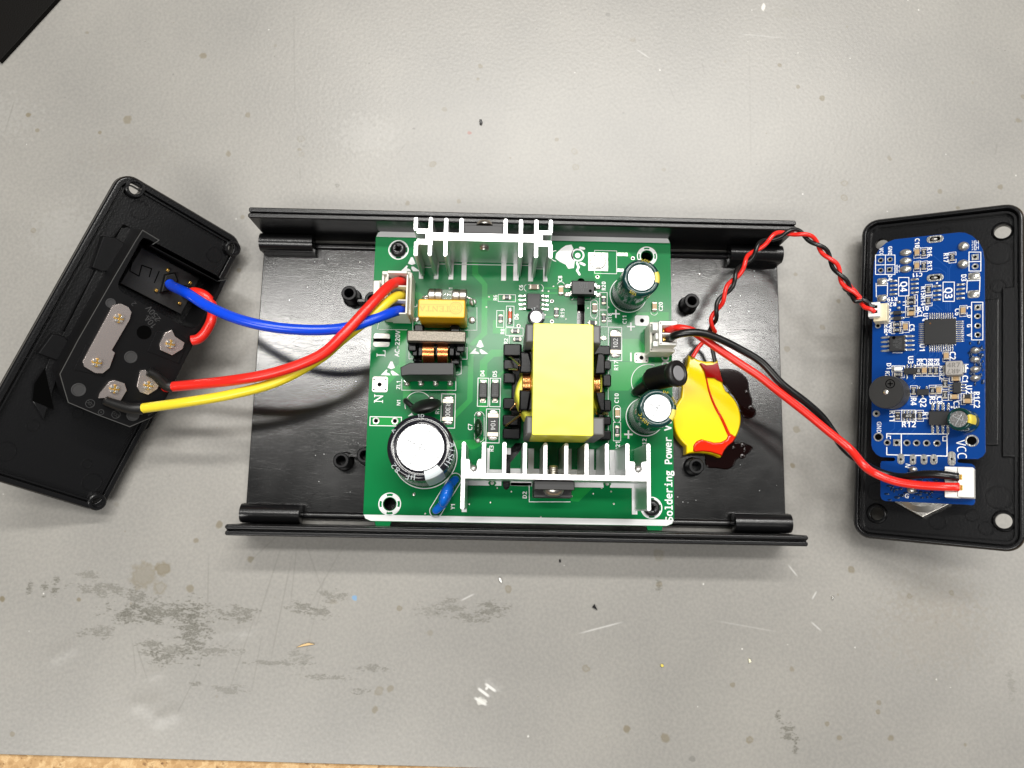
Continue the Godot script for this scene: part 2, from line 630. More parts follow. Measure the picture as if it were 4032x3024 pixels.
func make_bench() -> void:
	fr(0, 0, 1.0)
	fx = Transform3D.IDENTITY
	var a := p(0, 2972, 0)
	var b := p(1400, 3012, 0)
	var turn := -atan2(b.z - a.z, b.x - a.x)
	mat_frame = Transform3D(Basis(Vector3.UP, turn), p(1100, 3003, 0))
	mat_frame.origin += mat_frame.basis * Vector3(60, 0, 0)
	# chipboard
	fx = Transform3D.IDENTITY
	var s := Shape.new()
	s.box(Vector3(0, -11.6, -60), Vector3(1300, 20, 800), 1.0)
	var cb := mat(0.4, 0.25, 0.12, 0.7)
	var cells := FastNoiseLite.new()
	cells.seed = 31
	cells.noise_type = FastNoiseLite.TYPE_CELLULAR
	cells.cellular_return_type = FastNoiseLite.RETURN_CELL_VALUE
	cells.frequency = 0.05
	cells.domain_warp_enabled = true
	cells.domain_warp_amplitude = 14.0
	cells.domain_warp_frequency = 0.04
	var ct := NoiseTexture2D.new()
	ct.width = 512; ct.height = 512; ct.seamless = true
	ct.noise = cells
	var g := Gradient.new()
	g.offsets = PackedFloat32Array([0.0, 0.25, 0.5, 0.75, 1.0])
	g.colors = PackedColorArray([Color(0.36, 0.25, 0.15), Color(0.66, 0.52, 0.34), Color(0.72, 0.58, 0.4), Color(0.8, 0.68, 0.5), Color(0.52, 0.38, 0.23)])
	ct.color_ramp = g
	cb.albedo_color = Color.WHITE
	cb.albedo_texture = ct
	bumpy(cb, ct, 0.15, 22.0)
	tag(ob("bench_top", s, cb), "chipboard bench top showing along the bottom edge below the grey mat", "bench top", "", "structure")
	# grey mat
	fx = mat_frame
	s = Shape.new()
	s.prism(PackedVector2Array([Vector2(-MW / 2, -ML), Vector2(MW / 2, -ML), Vector2(MW / 2, 0), Vector2(-MW / 2, 0)]), -1.55, 0.0, 0.25)
	s.plan = Rect2(-MW / 2, -ML, MW, ML)
	var mm := mat(1, 1, 1, 0.34)
	mm.albedo_texture = ImageTexture.create_from_image(mat_picture())
	mm.heightmap_enabled = true
	mm.heightmap_texture = ImageTexture.create_from_image(mat_relief())
	mm.heightmap_scale = 0.06
	mm.texture_repeat = false
	tag(ob("work_mat", s, mm), "large grey stained work mat lying under all the electronics", "mat")
	# the rounded dark thing in the corner
	fx = Transform3D.IDENTITY
	s = Shape.new()
	var e0 := p(218, 0, 1.6)
	var e1 := p(6, 231, 1.6)
	var along := (e1 - e0).normalized()
	var out := Vector3(along.z, 0, -along.x)
	if out.x > 0.0: out = -out
	var pts := PackedVector2Array()
	for c in [e0 - along * 30.0, e1 + along * 1.0, e1 + along * 1.0 + out * 60.0, e0 - along * 30.0 + out * 60.0]: pts.append(Vector2(c.x, c.z))
	s.prism(pts, 0.05, 1.6, 0.2)
	tag(ob("black_sheet", s, bumpy(mat(0.005, 0.0045, 0.004, 0.5, 0.0, 0.2), M.fine, 0.04, 70.0)), "matt black sheet whose corner pokes in at the top left of the mat", "sheet")

func mat_picture() -> Image:
	var n1 := FastNoiseLite.new()
	n1.seed = 11; n1.frequency = 0.0035; n1.fractal_octaves = 4
	var n2 := FastNoiseLite.new()
	n2.seed = 12; n2.frequency = 0.16; n2.fractal_octaves = 2
	var im1 := n1.get_image(TW, TH).get_data()
	var im2 := n2.get_image(TW, TH).get_data()
	var d := PackedByteArray()
	d.resize(TW * TH * 3)
	for i in TW * TH:
		var v := (im1[i] - 128.0) * 0.045 + (im2[i] - 128.0) * 0.05
		d[i * 3] = int(139.0 + v)
		d[i * 3 + 1] = int(136.5 + v * 0.95)
		d[i * 3 + 2] = int(131.5 + v * 0.85)
	var nz := FastNoiseLite.new()
	nz.seed = 13; nz.frequency = 0.03; nz.fractal_octaves = 3
	var brown := Color8(112, 103, 84)
	var dark := Color8(88, 86, 82)
	var pale := Color8(196, 195, 192)
	var px := TW / MW / 13.2      # texture pixels per photo pixel
	# faint wide patches
	for i in 40:
		var c := Vector2(rng.randf() * TW, rng.randf() * TH)
		paint_blob(d, TW, TH, c, Vector2(rng.randf_range(20, 120), rng.randf_range(10, 60)), brown if rng.randf() < 0.6 else pale, rng.randf_range(0.03, 0.09), nz, 0.9)
	# small specks all over
	for i in 260:
		var c := Vector2(rng.randf() * TW, rng.randf() * TH)
		var r := 0.8 + pow(rng.randf(), 5.0) * 4.0
		paint_blob(d, TW, TH, c, Vector2(r * rng.randf_range(0.7, 1.6), r), brown if rng.randf() < 0.75 else dark, rng.randf_range(0.1, 0.5), nz, 0.5)
	for i in 90:
		paint_blob(d, TW, TH, Vector2(rng.randf() * TW, rng.randf() * TH), Vector2.ONE * rng.randf_range(0.8, 1.6), Color8(225, 224, 218), 0.7, nz, 0.3)
	# round glue and flux spots: x, y, radius, strength, hollow
	for s in [[500, 471, 17, 0.55, 0], [799, 219, 14, 0.6, 0], [112, 451, 10, 0.75, 0], [146, 512, 8, 0.5, 0], [392, 521, 7, 0.6, 0], [973, 450, 11, 0.5, 0], [897, 604, 11, 0.5, 0], [1183, 545, 14, 0.3, 0.8], [1186, 607, 11, 0.2, 0.5],
		[3235, 385, 11, 0.8, 0], [3140, 340, 8, 0.6, 0], [3070, 255, 8, 0.7, 0], [1703, 645, 13, 0.55, 0.3], [1890, 258, 10, 0.6, 0], [2190, 547, 8, 0.5, 0], [3324, 720, 13, 0.4, 0.7], [3324, 778, 13, 0.5, 0.6], [2262, 595, 12, 0.3, 0.7], [2265, 655, 13, 0.4, 0.6],
		[4030, 380, 10, 0.5, 0.3], [3937, 735, 10, 0.6, 0], [3700, 752, 9, 0.5, 0], [1604, 799, 9, 0.6, 0], [1806, 790, 9, 0.6, 0], [1880, 310, 7, 0.5, 0], [862, 2064, 12, 0.7, 0], [770, 2126, 9, 0.6, 0], [985, 2200, 12, 0.7, 0], [310, 2359, 7, 0.7, 0], [8, 2358, 9, 0.9, 0],
		[640, 2238, 26, 0.75, 0.2], [565, 2264, 46, 0.45, 0.25], [628, 2312, 22, 0.4, 0.6], [745, 2316, 14, 0.6, 0], [2001, 2317, 13, 0.6, 0.4], [3350, 2241, 12, 0.75, 0.3], [3745, 2333, 10, 0.6, 0.5], [3580, 2346, 9, 0.55, 0.5], [2884, 2694, 9, 0.5, 0], [3116, 2634, 9, 0.45, 0],
		[2467, 2868, 13, 0.7, 0], [2617, 2905, 15, 0.6, 0], [3505, 2905, 10, 0.6, 0], [3303, 2903, 9, 0.55, 0], [2950, 2910, 12, 0.6, 0.4], [3460, 2765, 8, 0.6, 0.3], [3455, 2800, 9, 0.7, 0.3], [3255, 2848, 9, 0.6, 0.3], [2592, 2184, 20, 0.3, 0.4], [2594, 2300, 11, 0.5, 0], [2306, 2632, 13, 0.45, 0.5],
		[1476, 2793, 11, 0.6, 0], [1535, 2710, 12, 0.5, 0], [1490, 2720, 16, 0.45, 0.3], [47, 2890, 8, 0.6, 0], [1572, 2393, 9, 0.6, 0.3], [3635, 1278, 8, 0.4, 0], [3131, 1079, 7, 0.5, 0], [3300, 1185, 8, 0.5, 0], [3237, 1287, 10, 0.45, 0], [3098, 1372, 12, 0.5, 0.2], [3135, 1690, 12, 0.6, 0.2], [3120, 1832, 9, 0.8, 0], [955, 852, 9, 0.5, 0], [940, 1062, 8, 0.5, 0], [130, 907, 10, 0.5, 0.5], [3770, 817, 8, 0.6, 0], [3810, 870, 8, 0.5, 0]]:
		paint_blob(d, TW, TH, mp(s[0], s[1]), Vector2(s[2], s[2]) * px * 1.25, brown, s[3], nz, 0.35, s[4])
	# dark worn-in smears: centre, half width, half height, strength
	for s in [[630, 2410, 165, 38, 0.62], [760, 2480, 55, 95, 0.66], [520, 2425, 60, 28, 0.5], [930, 2415, 75, 28, 0.5], [420, 2320, 110, 22, 0.4], [540, 2350, 60, 20, 0.42], [640, 2590, 55, 22, 0.6], [600, 2545, 45, 30, 0.5], [390, 2490, 60, 22, 0.4], [690, 2560, 70, 22, 0.4], [840, 2560, 80, 16, 0.4], [1180, 2390, 50, 18, 0.5], [1255, 2410, 55, 20, 0.45],
		[1180, 2590, 40, 30, 0.3], [1080, 2610, 110, 9, 0.4], [1270, 2665, 90, 10, 0.4], [1310, 2345, 55, 18, 0.38], [1940, 2395, 55, 24, 0.55], [1860, 2430, 60, 20, 0.45], [1770, 2390, 45, 28, 0.4], [1690, 2400, 50, 22, 0.25], [770, 2690, 22, 8, 0.5], [900, 2715, 60, 16, 0.35], [115, 2320, 11, 24, 0.55], [175, 2315, 12, 28, 0.6], [215, 2310, 13, 32, 0.6], [350, 2262, 45, 18, 0.35], [1470, 2630, 55, 12, 0.4], [1420, 2720, 30, 10, 0.5], [3100, 2880, 20, 35, 0.55], [3130, 2930, 12, 30, 0.55], [3060, 2820, 10, 18, 0.6], [2592, 2300, 11, 22, 0.4], [1120, 2110, 8, 5, 0.4], [1325, 730, 10, 20, 0.35], [3980, 2700, 16, 60, 0.2]]:
		var c := mp(s[0], s[1])
		var r := Vector2(s[2], s[3]) * px * 1.2
		nz.frequency = 0.055
		for y in range(maxi(0, int(c.y - r.y * 1.4)), mini(TH, int(c.y + r.y * 1.4))):
			for x in range(maxi(0, int(c.x - r.x * 1.4)), mini(TW, int(c.x + r.x * 1.4))):
				var e := 1.0 - Vector2((x - c.x) / r.x, (y - c.y) / r.y).length()
				if e < -0.3: continue
				var f := e * 1.0 + nz.get_noise_2d(x * 0.8, y * 2.2 + s[0]) * 1.0 + nz.get_noise_2d(x * 2.6 + 300.0, y * 6.5) * 0.85 - 0.2
				if f <= 0.0: continue
				var k := clampf(f * 2.2, 0.0, 1.0) * (s[4] as float) * clampf(0.9 + 0.9 * nz.get_noise_2d(x * 7.0, y * 9.0 + 50.0), 0.25, 1.2)
				var i := (y * TW + x) * 3
				d[i] = int(lerpf(d[i], 84, k)); d[i + 1] = int(lerpf(d[i + 1], 82, k)); d[i + 2] = int(lerpf(d[i + 2], 73, k))
		nz.frequency = 0.03
	# blue ink
	paint_blob(d, TW, TH, mp(1392, 2352), Vector2(9, 8) * px * 1.3, Color8(110, 150, 190), 0.8, nz, 0.7)
	paint_blob(d, TW, TH, mp(1848, 522), Vector2(8, 6) * px * 1.3, Color8(140, 80, 70), 0.6, nz, 0.6)
	# cuts and scratches
	for s in [[820, 2180, 815, 2480, 0.3], [815, 2480, 780, 2640, 0.35], [780, 2640, 690, 2820, 0.35], [1110, 2140, 1000, 2480, 0.3], [1150, 2180, 1060, 2620, 0.3], [1170, 2130, 1140, 2400, 0.25], [1010, 2400, 900, 2720, 0.3], [960, 2230, 1120, 2080, 0.2], [1200, 2130, 1270, 2330, 0.25], [1350, 2150, 1220, 2380, 0.25], [1030, 2500, 990, 2720, 0.2], [530, 2520, 580, 2680, 0.3], [520, 2520, 535, 2660, 0.25], [1280, 2260, 1170, 2700, 0.15], [60, 380, 15, 530, 0.3], [1155, 40, 1160, 440, 0.18], [2950, 190, 2955, 650, 0.14], [2760, 230, 2775, 300, 0.25], [800, 2620, 960, 2480, 0.15], [1180, 660, 1180, 715, 0.4], [1560, 610, 1600, 560, 0.25], [2630, 330, 2660, 400, 0.2], [3925, 560, 3918, 610, 0.3]]:
		paint_line(d, TW, TH, mp(s[0], s[1]), mp(s[2], s[3]), 0.8, Color8(118, 116, 110), s[4] * 0.55)
	for s in [[2270, 2495, 2460, 2445, 0.5], [1810, 2365, 1870, 2335, 0.5], [3190, 2445, 3235, 2485, 0.5], [3100, 2220, 3140, 2270, 0.6], [3195, 2360, 3215, 2325, 0.6], [2500, 190, 2560, 230, 0.3], [2800, 2440, 3080, 2490, 0.15], [2890, 130, 3100, 150, 0.2]]:
		paint_line(d, TW, TH, mp(s[0], s[1]), mp(s[2], s[3]), 1.1, pale, s[4] * 0.6)
	# carved marks with a bare white bottom
	for s in [[1908, 2690, 1952, 2722], [1880, 2708, 1925, 2742], [1912, 2712, 1918, 2705], [1866, 2745, 1915, 2775]]:
		paint_line(d, TW, TH, mp(s[0], s[1]), mp(s[2], s[3]), 2.4, Color8(205, 204, 200), 0.75)
	paint_blob(d, TW, TH, mp(1893, 2758), Vector2(22, 14) * px, Color8(205, 204, 198), 0.8, nz, 0.5)
	paint_blob(d, TW, TH, mp(3005, 22), Vector2(9, 24) * px, Color8(215, 212, 205), 0.8, nz, 0.6)
	return Image.create_from_data(TW, TH, false, Image.FORMAT_RGB8, d)

func mat_relief() -> Image:
	var w := 1024
	var h := 714
	var nz := FastNoiseLite.new()
	nz.seed = 21; nz.frequency = 0.35; nz.fractal_octaves = 2
	var d := nz.get_image(w, h).get_data()
	for i in w * h: d[i] = int(110.0 + (d[i] - 128.0) * 0.05)
	# blisters and lips in the plastic: from, to, height, width
	for s in [[215, 2580, 280, 2545, 60, 5], [540, 2770, 605, 2765, 75, 5], [625, 2830, 680, 2805, 75, 5], [590, 2800, 625, 2815, 50, 4], [820, 2487, 960, 2475, 35, 5], [960, 2475, 1000, 2452, 45, 4], [970, 2185, 1000, 2195, 45, 4], [520, 2255, 600, 2270, -40, 8], [640, 2225, 640, 2250, -45, 8], [1880, 2708, 1925, 2742, -60, 3], [1908, 2690, 1952, 2722, -60, 3], [1866, 2745, 1910, 2770, -60, 5], [600, 2650, 620, 2645, 40, 4], [2270, 2495, 2460, 2445, -18, 3]]:
		var a := mp(s[0], s[1]) * 0.5
		var b := mp(s[2], s[3]) * 0.5
		var r: float = s[5]
		for y in range(maxi(0, int(minf(a.y, b.y) - r * 3)), mini(h, int(maxf(a.y, b.y) + r * 3))):
			for x in range(maxi(0, int(minf(a.x, b.x) - r * 3)), mini(w, int(maxf(a.x, b.x) + r * 3))):
				var g := Geometry2D.get_closest_point_to_segment(Vector2(x, y), a, b)
				var e := Vector2(x, y).distance_to(g) / r
				d[y * w + x] = clampi(int(d[y * w + x] + exp(-e * e) * s[4]), 0, 255)
	return Image.create_from_data(w, h, false, Image.FORMAT_L8, d)

# fine scratches as relief: most run along the image's width
func scratches(w: int, h: int, count: int, spread: float, seed_: int, base := 128, lo := -42.0, hi := 30.0) -> Image:
	var r := RandomNumberGenerator.new()
	r.seed = seed_
	var d := PackedByteArray()
	d.resize(w * h)
	d.fill(base)
	for i in count:
		var x := r.randf() * w
		var y := r.randf() * h
		var a := r.randfn(0.0, spread)
		var bend := r.randfn(0.0, 0.0015)
		var len_ := r.randf_range(15, 160)
		var dv := r.randf_range(lo, hi)
		for s in int(len_):
			var xi := posmod(int(x), w)
			var yi := posmod(int(y), h)
			d[yi * w + xi] = clampi(int(d[yi * w + xi] + dv), 0, 255)
			x += cos(a); y += sin(a)
			a += bend
	return Image.create_from_data(w, h, false, Image.FORMAT_L8, d)

# ---------------------------------------------------------------- lower half of the black case
func make_case() -> void:
	var yaw := -0.0195
	# the middle of the floor, between the two long walls
	fr(0, 0, 1.0)
	fx = Transform3D(Basis(Vector3.UP, yaw), Vector3(6.0, 0, -37.2))
	var t := thing("case_bottom", "lower half of a black plastic case, open at both ends, holding the green board", "enclosure")
	var w := 157.6
	var fl := scratches(1536, 1536, 15000, 0.3, 3)
	var floor_mat := mat(1, 1, 1, 1.0, 0.0, 0.66)
	floor_mat.albedo_texture = ImageTexture.create_from_image(scratches(1024, 1024, 500, 0.5, 5, 14, 2.0, 20.0))
	floor_mat.roughness_texture = ramp(grain(0.015, 14), 0.15, 0.23)
	floor_mat.roughness = 1.0
	floor_mat.heightmap_enabled = true
	floor_mat.heightmap_texture = ImageTexture.create_from_image(fl)
	floor_mat.heightmap_scale = 0.002
	var s := Shape.new()
	s.prism(PackedVector2Array([Vector2(-w / 2, -41), Vector2(w / 2, -41), Vector2(w / 2, 41.5), Vector2(-w / 2, 41.5)]), 0.1, 2.5, 0.25)
	s.plan = Rect2(-50, -50, 100, 100)
	ob("case_base", s, floor_mat, t)
	var zt0 := q(1400, 822, 19.3).y      # outer edge of the far rim
	var zt1 := q(1400, 866, 19.3).y
	var zb0 := q(1500, 2076, 19.3).y
	var zb1 := q(1500, 2120, 19.3).y
	# walls with a stepped rim: a tongue, a groove and a lip
	var far := Shape.new()
	var near := Shape.new()
	for e in [[far, zt0, zt1, 1.0], [near, zb1, zb0, -1.0]]:
		var a: float = e[1]
		var b: float = e[2]
		var m := (a + b) * 0.5
		var d := absf(b - a)
		var sh: Shape = e[0]
		var dir: float = e[3]
		sh.box(Vector3(0, 9.5, a + dir * d * 0.22), Vector3(w, 18.6, d * 0.44), 0.35)
		sh.box(Vector3(0, 9.0, a + dir * d * 0.5), Vector3(w - 0.02, 17.0, d * 0.2), 0.1)
		sh.box(Vector3(0, 9.6, a + dir * d * 0.77), Vector3(w - 0.01, 19.4, d * 0.46), 0.45)
	ob("case_side", far, M.black, t)
	ob("case_side", near, M.black, t)
	for e in [[1.0, zt1], [-1.0, zb0]]:
		var r := Shape.new()
		r.tube(PackedVector3Array([Vector3(-w / 2 + 0.5, 2.4, e[1] + e[0] * 2.6), Vector3(w / 2 - 0.5, 2.4, e[1] + e[0] * 2.6)]), 1.1, 12)
		ob("guide_rail", r, M.black, t)
	# the half-round blocks for the panel screws in the four corners
	for e in [[-w / 2, zt1, 1.0, 16.0], [w / 2, zt1, 1.0, 16.0], [-w / 2, zb0, -1.0, 17.0], [w / 2, zb0, -1.0, 16.5]]:
		var r := Shape.new()
		var x0: float = e[0]
		var x1: float = x0 - signf(x0) * e[3]
		var zc: float = e[1] + e[2] * 2.9
		r.tube(PackedVector3Array([Vector3(x0 - signf(x0) * 0.2, 6.2, zc), Vector3(x1, 6.2, zc)]), 2.7, 24, -1.0, false)
		r.box(Vector3((x0 + x1) * 0.5, 4.3, zc), Vector3(absf(x1 - x0) - 0.5, 3.6, 5.6), 0.2)
		ob("screw_block", r, M.black, t)
	# pillars for the board
	fr(880, 780)
	var posts := [p(1560, 1180, 8.5), p(1850, 1255, 8.0)]
	fr(850, 1650)
	posts.append_array([p(1555, 515, 8.5), p(1850, 450, 8.0)])
	fr(2560, 850, 0.37975)
	posts.append(p(435, 880, 8.5))
	fr(2560, 1450, 0.44002)
	posts.append(p(415, 875, 7.0))
	for c in posts:
		var r := Shape.new()
		var hi: float = c.y
		r.lathe(Vector3(c.x, 0, c.z), [Vector2(2.9, 2.45), Vector2(2.45, 3.2), Vector2(2.3, hi - 0.3), Vector2(2.05, hi), Vector2(1.45, hi), Vector2(1.35, hi - 0.3), Vector2(1.3, 2.7), Vector2(0, 2.7)], 28)
		ob("pillar", r, M.dull_black, t)
	for c in [posts[1], posts[3]]:
		var r := Shape.new()
		r.box(Vector3(c.x - 3.4, 4.2, c.z), Vector3(3.0, 3.6, 0.9), 0.15)
		ob("rib", r, M.black, t)
	# ejector marks: shallow discs
	var marks := []
	fr(880, 780)
	marks.append([q(1365, 755, 2.5), 2.9])
	fr(850, 1650)
	marks.append([q(1297, 1030, 2.5), 3.1])
	fr(2560, 850, 0.37975)
	marks.append([q(600, 535, 2.5), 2.85])
	fr(2560, 1450, 0.44002)
	marks.append([q(580, 1255, 2.5), 3.0])
	for m in marks:
		var r := Shape.new()
		r.lathe(Vector3(m[0].x, 0, m[0].y), [Vector2(m[1], 2.5), Vector2(m[1] - 0.04, 2.62), Vector2(m[1] - 0.2, 2.62), Vector2(m[1] - 0.24, 2.52)], 36)
		ob("mould_mark", r, M.black, t)
	# dust and crumbs lying on the floor
	fr(0, 0, 1.0)
	var dust := Shape.new()
	for i in 90:
		var a := Vector2(rng.randf_range(-w / 2 + 2, w / 2 - 2), rng.randf_range(-36, 36))
		dust.blob(Vector3(a.x, 2.5, a.y), rng.randf_range(0.05, 0.2), 0.08, rng.randf_range(0.05, 0.15), 6, 2)
	stuff(ob("dust", dust, M.silk, t))

# ---------------------------------------------------------------- green power board
var SILK: Shape
var SOLD: Shape
var board: Node3D

# a box whose top face is seen between two photo points, from height h0 to h1 over the board
func span(x0: float, y0: float, x1: float, y1: float, h0: float, h1: float, bev := 0.2) -> Shape:
	var r := rect(x0, y0, x1, y1, h1)
	var s := Shape.new()
	s.box(Vector3((r[0].x + r[2].x) * 0.5, (h0 + h1) * 0.5, (r[0].y + r[2].y) * 0.5), Vector3(absf(r[2].x - r[0].x), h1 - h0, absf(r[2].y - r[0].y)), bev)
	return s

func bar(s: Shape, x0: float, y0: float, x1: float, y1: float, h0: float, h1: float, bev := 0.2) -> void:
	var r := rect(x0, y0, x1, y1, h1)
	s.box(Vector3((r[0].x + r[2].x) * 0.5, (h0 + h1) * 0.5, (r[0].y + r[2].y) * 0.5), Vector3(absf(r[2].x - r[0].x), h1 - h0, absf(r[2].y - r[0].y)), bev)

func outline(x0: float, y0: float, x1: float, y1: float, w := 0.22) -> void:
	SILK.stroke(rect(x0, y0, x1, y1), w, 0.05, true)

func line(a: Array, w := 0.17) -> void:
	SILK.stroke(poly(a), w, 0.05)

# a small chip: body with two metal ends on two pads; v: standing along the picture's height
func chip(c: Vector2, deg: float, body: Material, l: float, w: float, h: float, mark := "", parent: Node3D = null, called := "chip_resistor", mark_deg := -999.0, pad := 0.55) -> void:
	var t := Transform3D(Basis(Vector3.UP, -deg_to_rad(deg)), Vector3(c.x, 0, c.y))
	var s := Shape.new()
	s.t = t
	s.box(Vector3(0, h * 0.5 + 0.06, 0), Vector3(l * 0.62, h, w * 0.97), 0.05)
	var o := ob(called, s, body, parent)
	for e in [-1.0, 1.0]:
		var g := Shape.new()
		g.t = t
		g.box(Vector3(e * l * 0.41, h * 0.5 + 0.065, 0), Vector3(l * 0.185, h * 1.06, w), 0.07)
		ob("terminal", g, M.end_metal, o)
		SOLD.t = t
		SOLD.blob(Vector3(e * (l * 0.5 + pad * 0.2), 0.03, 0), pad * 0.55, h * 0.45, w * 0.5, 10, 3)
		SOLD.t = Transform3D.IDENTITY
	if mark:
		var g := Shape.new()
		txt(g, mark, c, h + 0.08, w * 0.42, deg if mark_deg < -900.0 else mark_deg, "sans", 1.0)
		ob("marking", g, M.silk, o)

func joint(x: float, y: float, r := 0.9, h := 0.0) -> void:
	var c := q(x, y)
	SOLD.blob(Vector3(c.x, 0.03, c.y), r, 0.45 * r, r, 14, 4)

# legs of a small integrated circuit as one strip of alike pieces
func legs(pts: Array, dx: float, dz: float, wx: float, wz: float, h: float) -> Shape:
	var s := Shape.new()
	for c in pts:
		s.box(Vector3(c.x + dx * 0.28, 0.12, c.y + dz * 0.28), Vector3(maxf(wx, absf(dx)), 0.2, maxf(wz, absf(dz))), 0.05)
		s.box(Vector3(c.x - dx * 0.28, h * 0.5, c.y - dz * 0.28), Vector3(maxf(wx, absf(dx) * 0.35), h, maxf(wz, absf(dz) * 0.35)), 0.05)
	return s

func can(called: String, base: Vector2, top: Vector2, h: float, r: float, sleeve: Material, stripe: Material, stripe_at: float, stripe_w: float, prints: Array, cross := true) -> MeshInstance3D:
	# electrolytic capacitor leaning from base to top
	var up := Vector3(top.x - base.x, h, top.y - base.y)
	var len_ := up.length()
	var y := up / len_
	var x := Vector3.RIGHT - y * y.x
	x = x.normalized()
	var t := Transform3D(Basis(x, y, x.cross(y)), Vector3(base.x, 0.1, base.y))
	var s := Shape.new()
	s.t = t
	s.lathe(Vector3.ZERO, [Vector2(0, 0), Vector2(r * 0.96, 0), Vector2(r, 0.4), Vector2(r, 0.9), Vector2(r * 0.955, 1.4), Vector2(r * 0.955, 1.9), Vector2(r, 2.4), Vector2(r, len_ - 0.9), Vector2(r * 0.985, len_ - 0.4), Vector2(r * 0.93, len_ - 0.08), Vector2(r * 0.86, len_ + 0.02), Vector2(r * 0.72, len_ + 0.02), Vector2(r * 0.71, len_ - 0.1)], 48, true)
	var o := ob("electrolytic_capacitor", s, sleeve, board)
	var g := Shape.new()
	g.t = t
	g.lathe(Vector3.ZERO, [Vector2(r * 0.725, len_ - 0.14), Vector2(r * 0.69, len_ - 0.08), Vector2(0, len_ - 0.06)], 48)
	var lid := ob("can_top", g, M.can_top, o)
	if cross:
		g = Shape.new()
		g.t = t
		for a in [0.5, 0.5 + PI / 2]:
			var d := Vector3(cos(a), 0, sin(a))
			var e := Vector3(-d.z, 0, d.x)
			for k in [-1.0, 1.0]:
				g.quad(Vector3(0, len_ - 0.057, 0) - d * r * 0.62, Vector3(0, len_ - 0.057, 0) + d * r * 0.62, Vector3(0, len_ - 0.053, 0) + d * r * 0.62 + e * k * 0.1, Vector3(0, len_ - 0.053, 0) - d * r * 0.62 + e * k * 0.1, (Vector3.UP + e * k * 0.5).normalized(), (Vector3.UP + e * k * 0.5).normalized(), (Vector3.UP + e * k * 0.5).normalized(), (Vector3.UP + e * k * 0.5).normalized())
		if r > 7.0:
			for i in 7:
				var a0 := rng.randf_range(0.9, 1.5)
				var o0 := Vector3(rng.randf_range(-3, 3), len_ - 0.052, rng.randf_range(-3, 3))
				var d0 := Vector3(cos(a0), 0, -sin(a0)) * rng.randf_range(0.8, 3.0)
				var e0 := Vector3(-d0.z, 0, d0.x).normalized() * 0.035
				g.face(o0 - d0 + e0, o0 + d0 + e0, o0 + d0 - e0, o0 - d0 - e0, Vector3.UP)
		ob("vent_score", g, M.grey_print, o)
	# printed stripe and characters wrap from the side over the rounded shoulder
	g = Shape.new()
	g.t = t
	shoulder(g, r, len_, stripe_at, stripe_w, 0.0, 1.0)
	ob("stripe", g, stripe, o)
	g = Shape.new()
	g.t = t
	for pr in prints:
		# each character turns with the rim; way -1 reads from the outside
		var step: float = pr[2] * 0.86 / r * pr[3]
		for i in pr[0].length():
			var a: float = deg_to_rad(pr[1]) + (i - (pr[0].length() - 1) * 0.5) * step
			var d := Vector3(cos(a), 0, sin(a))
			var side: Vector3 = Vector3(-d.z, 0, d.x) * pr[3]
			var nrm := (d * 0.62 + Vector3.UP * 0.78).normalized()
			var upv: Vector3 = (d * 0.78 - Vector3.UP * 0.62).normalized() * pr[3]
			words_at(g, pr[0][i], d * r * 0.945 + Vector3(0, len_ - 0.12, 0) + nrm * 0.12, side, upv, pr[2], "sans")
			if i % 2 == 0 and sleeve == M.sleeve_black: words_at(g, pr[0][i], d * (r + 0.03) + Vector3(0, len_ - 3.4, 0), -side * pr[3], Vector3.UP, pr[2], "sans")
	if prints.size(): ob("printing", g, M.gold_print if sleeve == M.sleeve_green else M.sleeve_mark, o)
	return o

func shoulder(g: Shape, r: float, len_: float, at_deg: float, w_deg: float, low: float, _k: float) -> void:
	var prof := [Vector2(r, 2.6 + low), Vector2(r, len_ - 0.9), Vector2(r * 0.985, len_ - 0.4), Vector2(r * 0.93, len_ - 0.08), Vector2(r * 0.86, len_ + 0.02), Vector2(r * 0.73, len_ + 0.02)]
	var n := 10
	for i in prof.size() - 1:
		var a: Vector2 = prof[i] + Vector2(0.025, 0.025)
		var b: Vector2 = prof[i + 1] + Vector2(0.025, 0.025)
		var nn := Vector2(b.y - a.y, a.x - b.x).normalized()
		for k in n:
			var u := deg_to_rad(at_deg - w_deg * 0.5 + w_deg * k / n)
			var w := deg_to_rad(at_deg - w_deg * 0.5 + w_deg * (k + 1) / n)
			var cu := Vector3(cos(u), 0, sin(u))
			var cw := Vector3(cos(w), 0, sin(w))
			g.quad(cu * a.x + Vector3.UP * a.y, cw * a.x + Vector3.UP * a.y, cw * b.x + Vector3.UP * b.y, cu * b.x + Vector3.UP * b.y, cu * nn.x + Vector3.UP * nn.y, cw * nn.x + Vector3.UP * nn.y, cw * nn.x + Vector3.UP * nn.y, cu * nn.x + Vector3.UP * nn.y)

